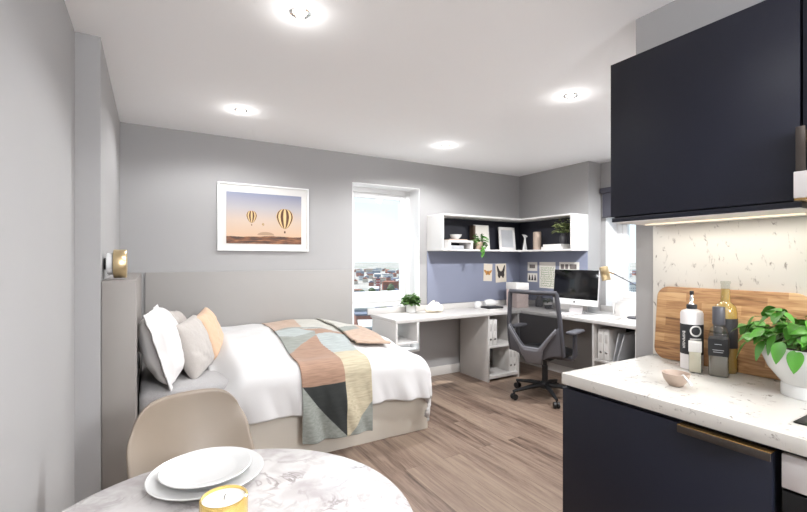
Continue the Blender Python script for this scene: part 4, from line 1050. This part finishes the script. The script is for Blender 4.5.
for (dx, dy, dz) in ((-.085, .085, .150), (-.10, .055, .175), (-.04, .125, .200), (-.035, .150, .130), (-.12, .00, .140), (-.03, .13, .215), (-.13, .03, .16), (-.10, -.04, .17)):
    s.tube([(dx*.3, dy*.3, .14), (dx*.7, dy*.7, max(dz, .15)+.015), (dx, dy, dz+.01)], .0014, 6)
    broad(Vector((dx, dy, dz+.01)), (dx*2, dy*2, -.45), .048, .038, rnd.uniform(-.4, .4), .45)
b.build('leaves', 'basil', bp_, smooth=80); s.build('stems', 'stem', bp_)

# ------------------------------------------------------------------ the city beyond the windows
GZ = -36
m, N, L, B = new_mat('city_ground')
v = coords(N, L, (.02, .02, .02)); n = N.new('ShaderNodeTexVoronoi'); n.inputs['Scale'].default_value = 1.4; L.new(v, n.inputs['Vector'])
r = ramp(N, [(0, (92, 106, 84)), (.4, (150, 146, 142)), (.7, (166, 158, 152)), (1, (130, 122, 118))]); L.new(n.outputs['Color'], r.inputs[0]); L.new(r.outputs[0], B.inputs['Base Color']); B.inputs['Roughness'].default_value = .95
M['ground'] = m
struct('ground_outside', MB().box(-1500, 4500, 60, 5000, GZ-1, GZ), 'ground')
for nm, rgb in (('c_brick', (150, 104, 92)), ('c_cream', (186, 176, 164)), ('c_white', (200, 200, 200)), ('c_grey', (136, 142, 154)), ('c_slate', (104, 108, 124)), ('c_tile', (146, 96, 80)), ('c_blue', (60, 80, 120))):
    M[nm] = plain(nm, rgb, .85, var=.12, vscale=.25)
kinds = [('c_brick', 'c_slate', 'red brick house with a slate roof in the city below the windows'), ('c_cream', 'c_tile', 'cream building with a tiled roof in the city below the windows'),
         ('c_white', 'c_slate', 'white building with a slate roof in the city below the windows'), ('c_grey', 'c_white', 'grey building with a pale roof in the city below the windows'), ('c_brick', 'c_tile', 'red brick building with a tiled roof in the city below the windows')]
rnd = random.Random(11); protos = {}
def house(ki, dims):
    w, d, h, flat = dims; b = MB(); b.box(-w/2, w/2, -d/2, d/2, 0, h, mi=0)
    if flat: b.box(-w/2-.3, w/2+.3, -d/2-.3, d/2+.3, h, h+.8, mi=1)
    else: b.prism([(-d/2-.5, h), (d/2+.5, h), (0, h+d*.35)], lambda a, c, e: (e, a, c), -w/2-.4, w/2+.4, mi=1)
    nr = max(1, int(h//3.2))
    for r_ in range(nr):
        for c_ in range(int(w//3)):
            x = -w/2+1.5+c_*3
            b.box(x-.6, x+.6, -d/2-.06, -d/2+.02, 1+r_*3.2, 2.6+r_*3.2, mi=2)
    o = b.build('city_building', [kinds[ki][0], kinds[ki][1], 'c_slate'], None, smooth=0)
    return o
dimset = [(13, 7, 6, False), (9, 8, 7, True), (20, 9, 9, True), (11, 7, 5, False)]
cells = []
placed = [(507*math.sin(R(27.2)), 507*math.cos(R(27.2)))]
tries = 0
while len(placed) < 285 and tries < 9000:
    tries += 1
    az = R(rnd.uniform(17, 40) if rnd.random() < .8 else rnd.uniform(50, 64)); dist = 120*math.exp(rnd.random()**.62*2.5)
    x, y = dist*math.sin(az), dist*math.cos(az)
    if y < 75: continue
    if any((x-a)**2+(y-c)**2 < 19**2 for a, c in placed): continue
    placed.append((x, y)); ki = rnd.randrange(5); di = rnd.randrange(4); key = (ki, di)
    if key not in protos: o = protos[key] = house(ki, dimset[di])
    else: o = protos[key].copy(); COL.objects.link(o)
    o.location = (x, y, GZ); o.rotation_euler = (0, 0, rnd.choice((0, PI/2))+rnd.uniform(-.25, .25)-.4)
    tag(o, kinds[ki][2], 'building', kinds[ki][2].replace(' building', ' buildings').replace(' house', ' houses'))
M['c_tower'] = plain('c_tower', (150, 66, 62), .8, var=.1)
def city_tree(x, y, h, proto=[]):
    if not proto:
        t = thing('city_tree', 'green tree among the houses below the windows', 'tree', (x, y, GZ), 0, 'trees in the city')
        b = MB(); b.tube([(0, 0, 0), (0, 0, 3.4)], .3, 8); b.build('trunk', 'darkwood', t)
        b = MB(); t_ = bmesh.new(); bmesh.ops.create_icosphere(t_, subdivisions=3, radius=3.2)
        for vv in t_.verts: vv.co *= 1+.35*nz(vv.co.x*.4, vv.co.y*.4, vv.co.z*.4)+.15*nz(vv.co.x, vv.co.y, vv.co.z)
        b.merge(t_, 0, Matrix.Translation((0, 0, 5.2))); b.build('crown', 'leafdark', t); proto.append(t); return
    o = dup(proto[0], (x, y, GZ)); 
trees = []
for i in range(400):
    if len(trees) > 40: break
    az = R(rnd.uniform(18, 36)); dist = 105*math.exp(rnd.random()*1.6); x, y = dist*math.sin(az), dist*math.cos(az)
    if any((x-a)**2+(y-c)**2 < 15**2 for a, c in placed) or any((x-a)**2+(y-c)**2 < 9**2 for a, c in trees): continue
    trees.append((x, y)); city_tree(x, y, 8)
# tower seen at the right of the upper pane
az = math.atan2(191.6-0, 385.6); D = 330
x, y = 507*math.sin(R(27.2)), 507*math.cos(R(27.2))
t = thing('tower_block', 'tall red brick tower rising over the city houses', 'building', (x, y, GZ), R(-30))
b = MB(); b.box(-2.6, 2.6, -2.6, 2.6, 0, 14.5); b.build('tower_body', 'c_tower', t, smooth=0)
b = MB(); b.box(-2.8, 2.8, -2.8, 2.8, 14.5, 15); b.box(-1.2, 1.2, -1.2, 1.2, 15, 16.5); b.build('tower_roof', 'c_slate', t, smooth=0)
for r_ in range(4):
    for c_ in (-1.3, 1.3):
        b = MB(); b.box(c_-.5, c_+.5, -2.66, -2.55, 1.5+r_*3.2, 3.3+r_*3.2); b.build('window', 'c_white', t, smooth=0)

# ------------------------------------------------------------------ light from outside
w = bpy.data.worlds.new('World'); SC.world = w; w.use_nodes = True; N = w.node_tree.nodes; L = w.node_tree.links
bg = N['Background']; tc = N.new('ShaderNodeTexCoord'); sp = N.new('ShaderNodeSeparateXYZ'); L.new(tc.outputs['Generated'], sp.inputs[0])
r = ramp(N, [(0, (230, 236, 244)), (.04, (224, 238, 248)), (.4, (206, 230, 248)), (1, (170, 208, 242))]); L.new(sp.outputs['Z'], r.inputs[0]); L.new(r.outputs[0], bg.inputs['Color'])
bg.inputs['Strength'].default_value = 1.35
sun = bpy.data.lights.new('sun', 'SUN'); sun.energy = 6.5; sun.angle = R(1.0); sun.color = (1, .96, .9)
o = bpy.data.objects.new('sun', sun); COL.objects.link(o); o.rotation_euler = Vector((.35, -.42, -1.0)).to_track_quat('-Z', 'Y').to_euler()

SC.view_settings.view_transform = 'Standard'; SC.view_settings.look = 'None'; SC.view_settings.gamma = 1; SC.view_settings.use_curve_mapping = False
SC.view_settings.exposure = .2
SC.cycles.use_denoising = True
SC.cycles.max_bounces = 10; SC.cycles.diffuse_bounces = 6; SC.cycles.transparent_max_bounces = 16
SC.cycles.sample_clamp_indirect = 6
SC.cycles.caustics_reflective = False; SC.cycles.caustics_refractive = False
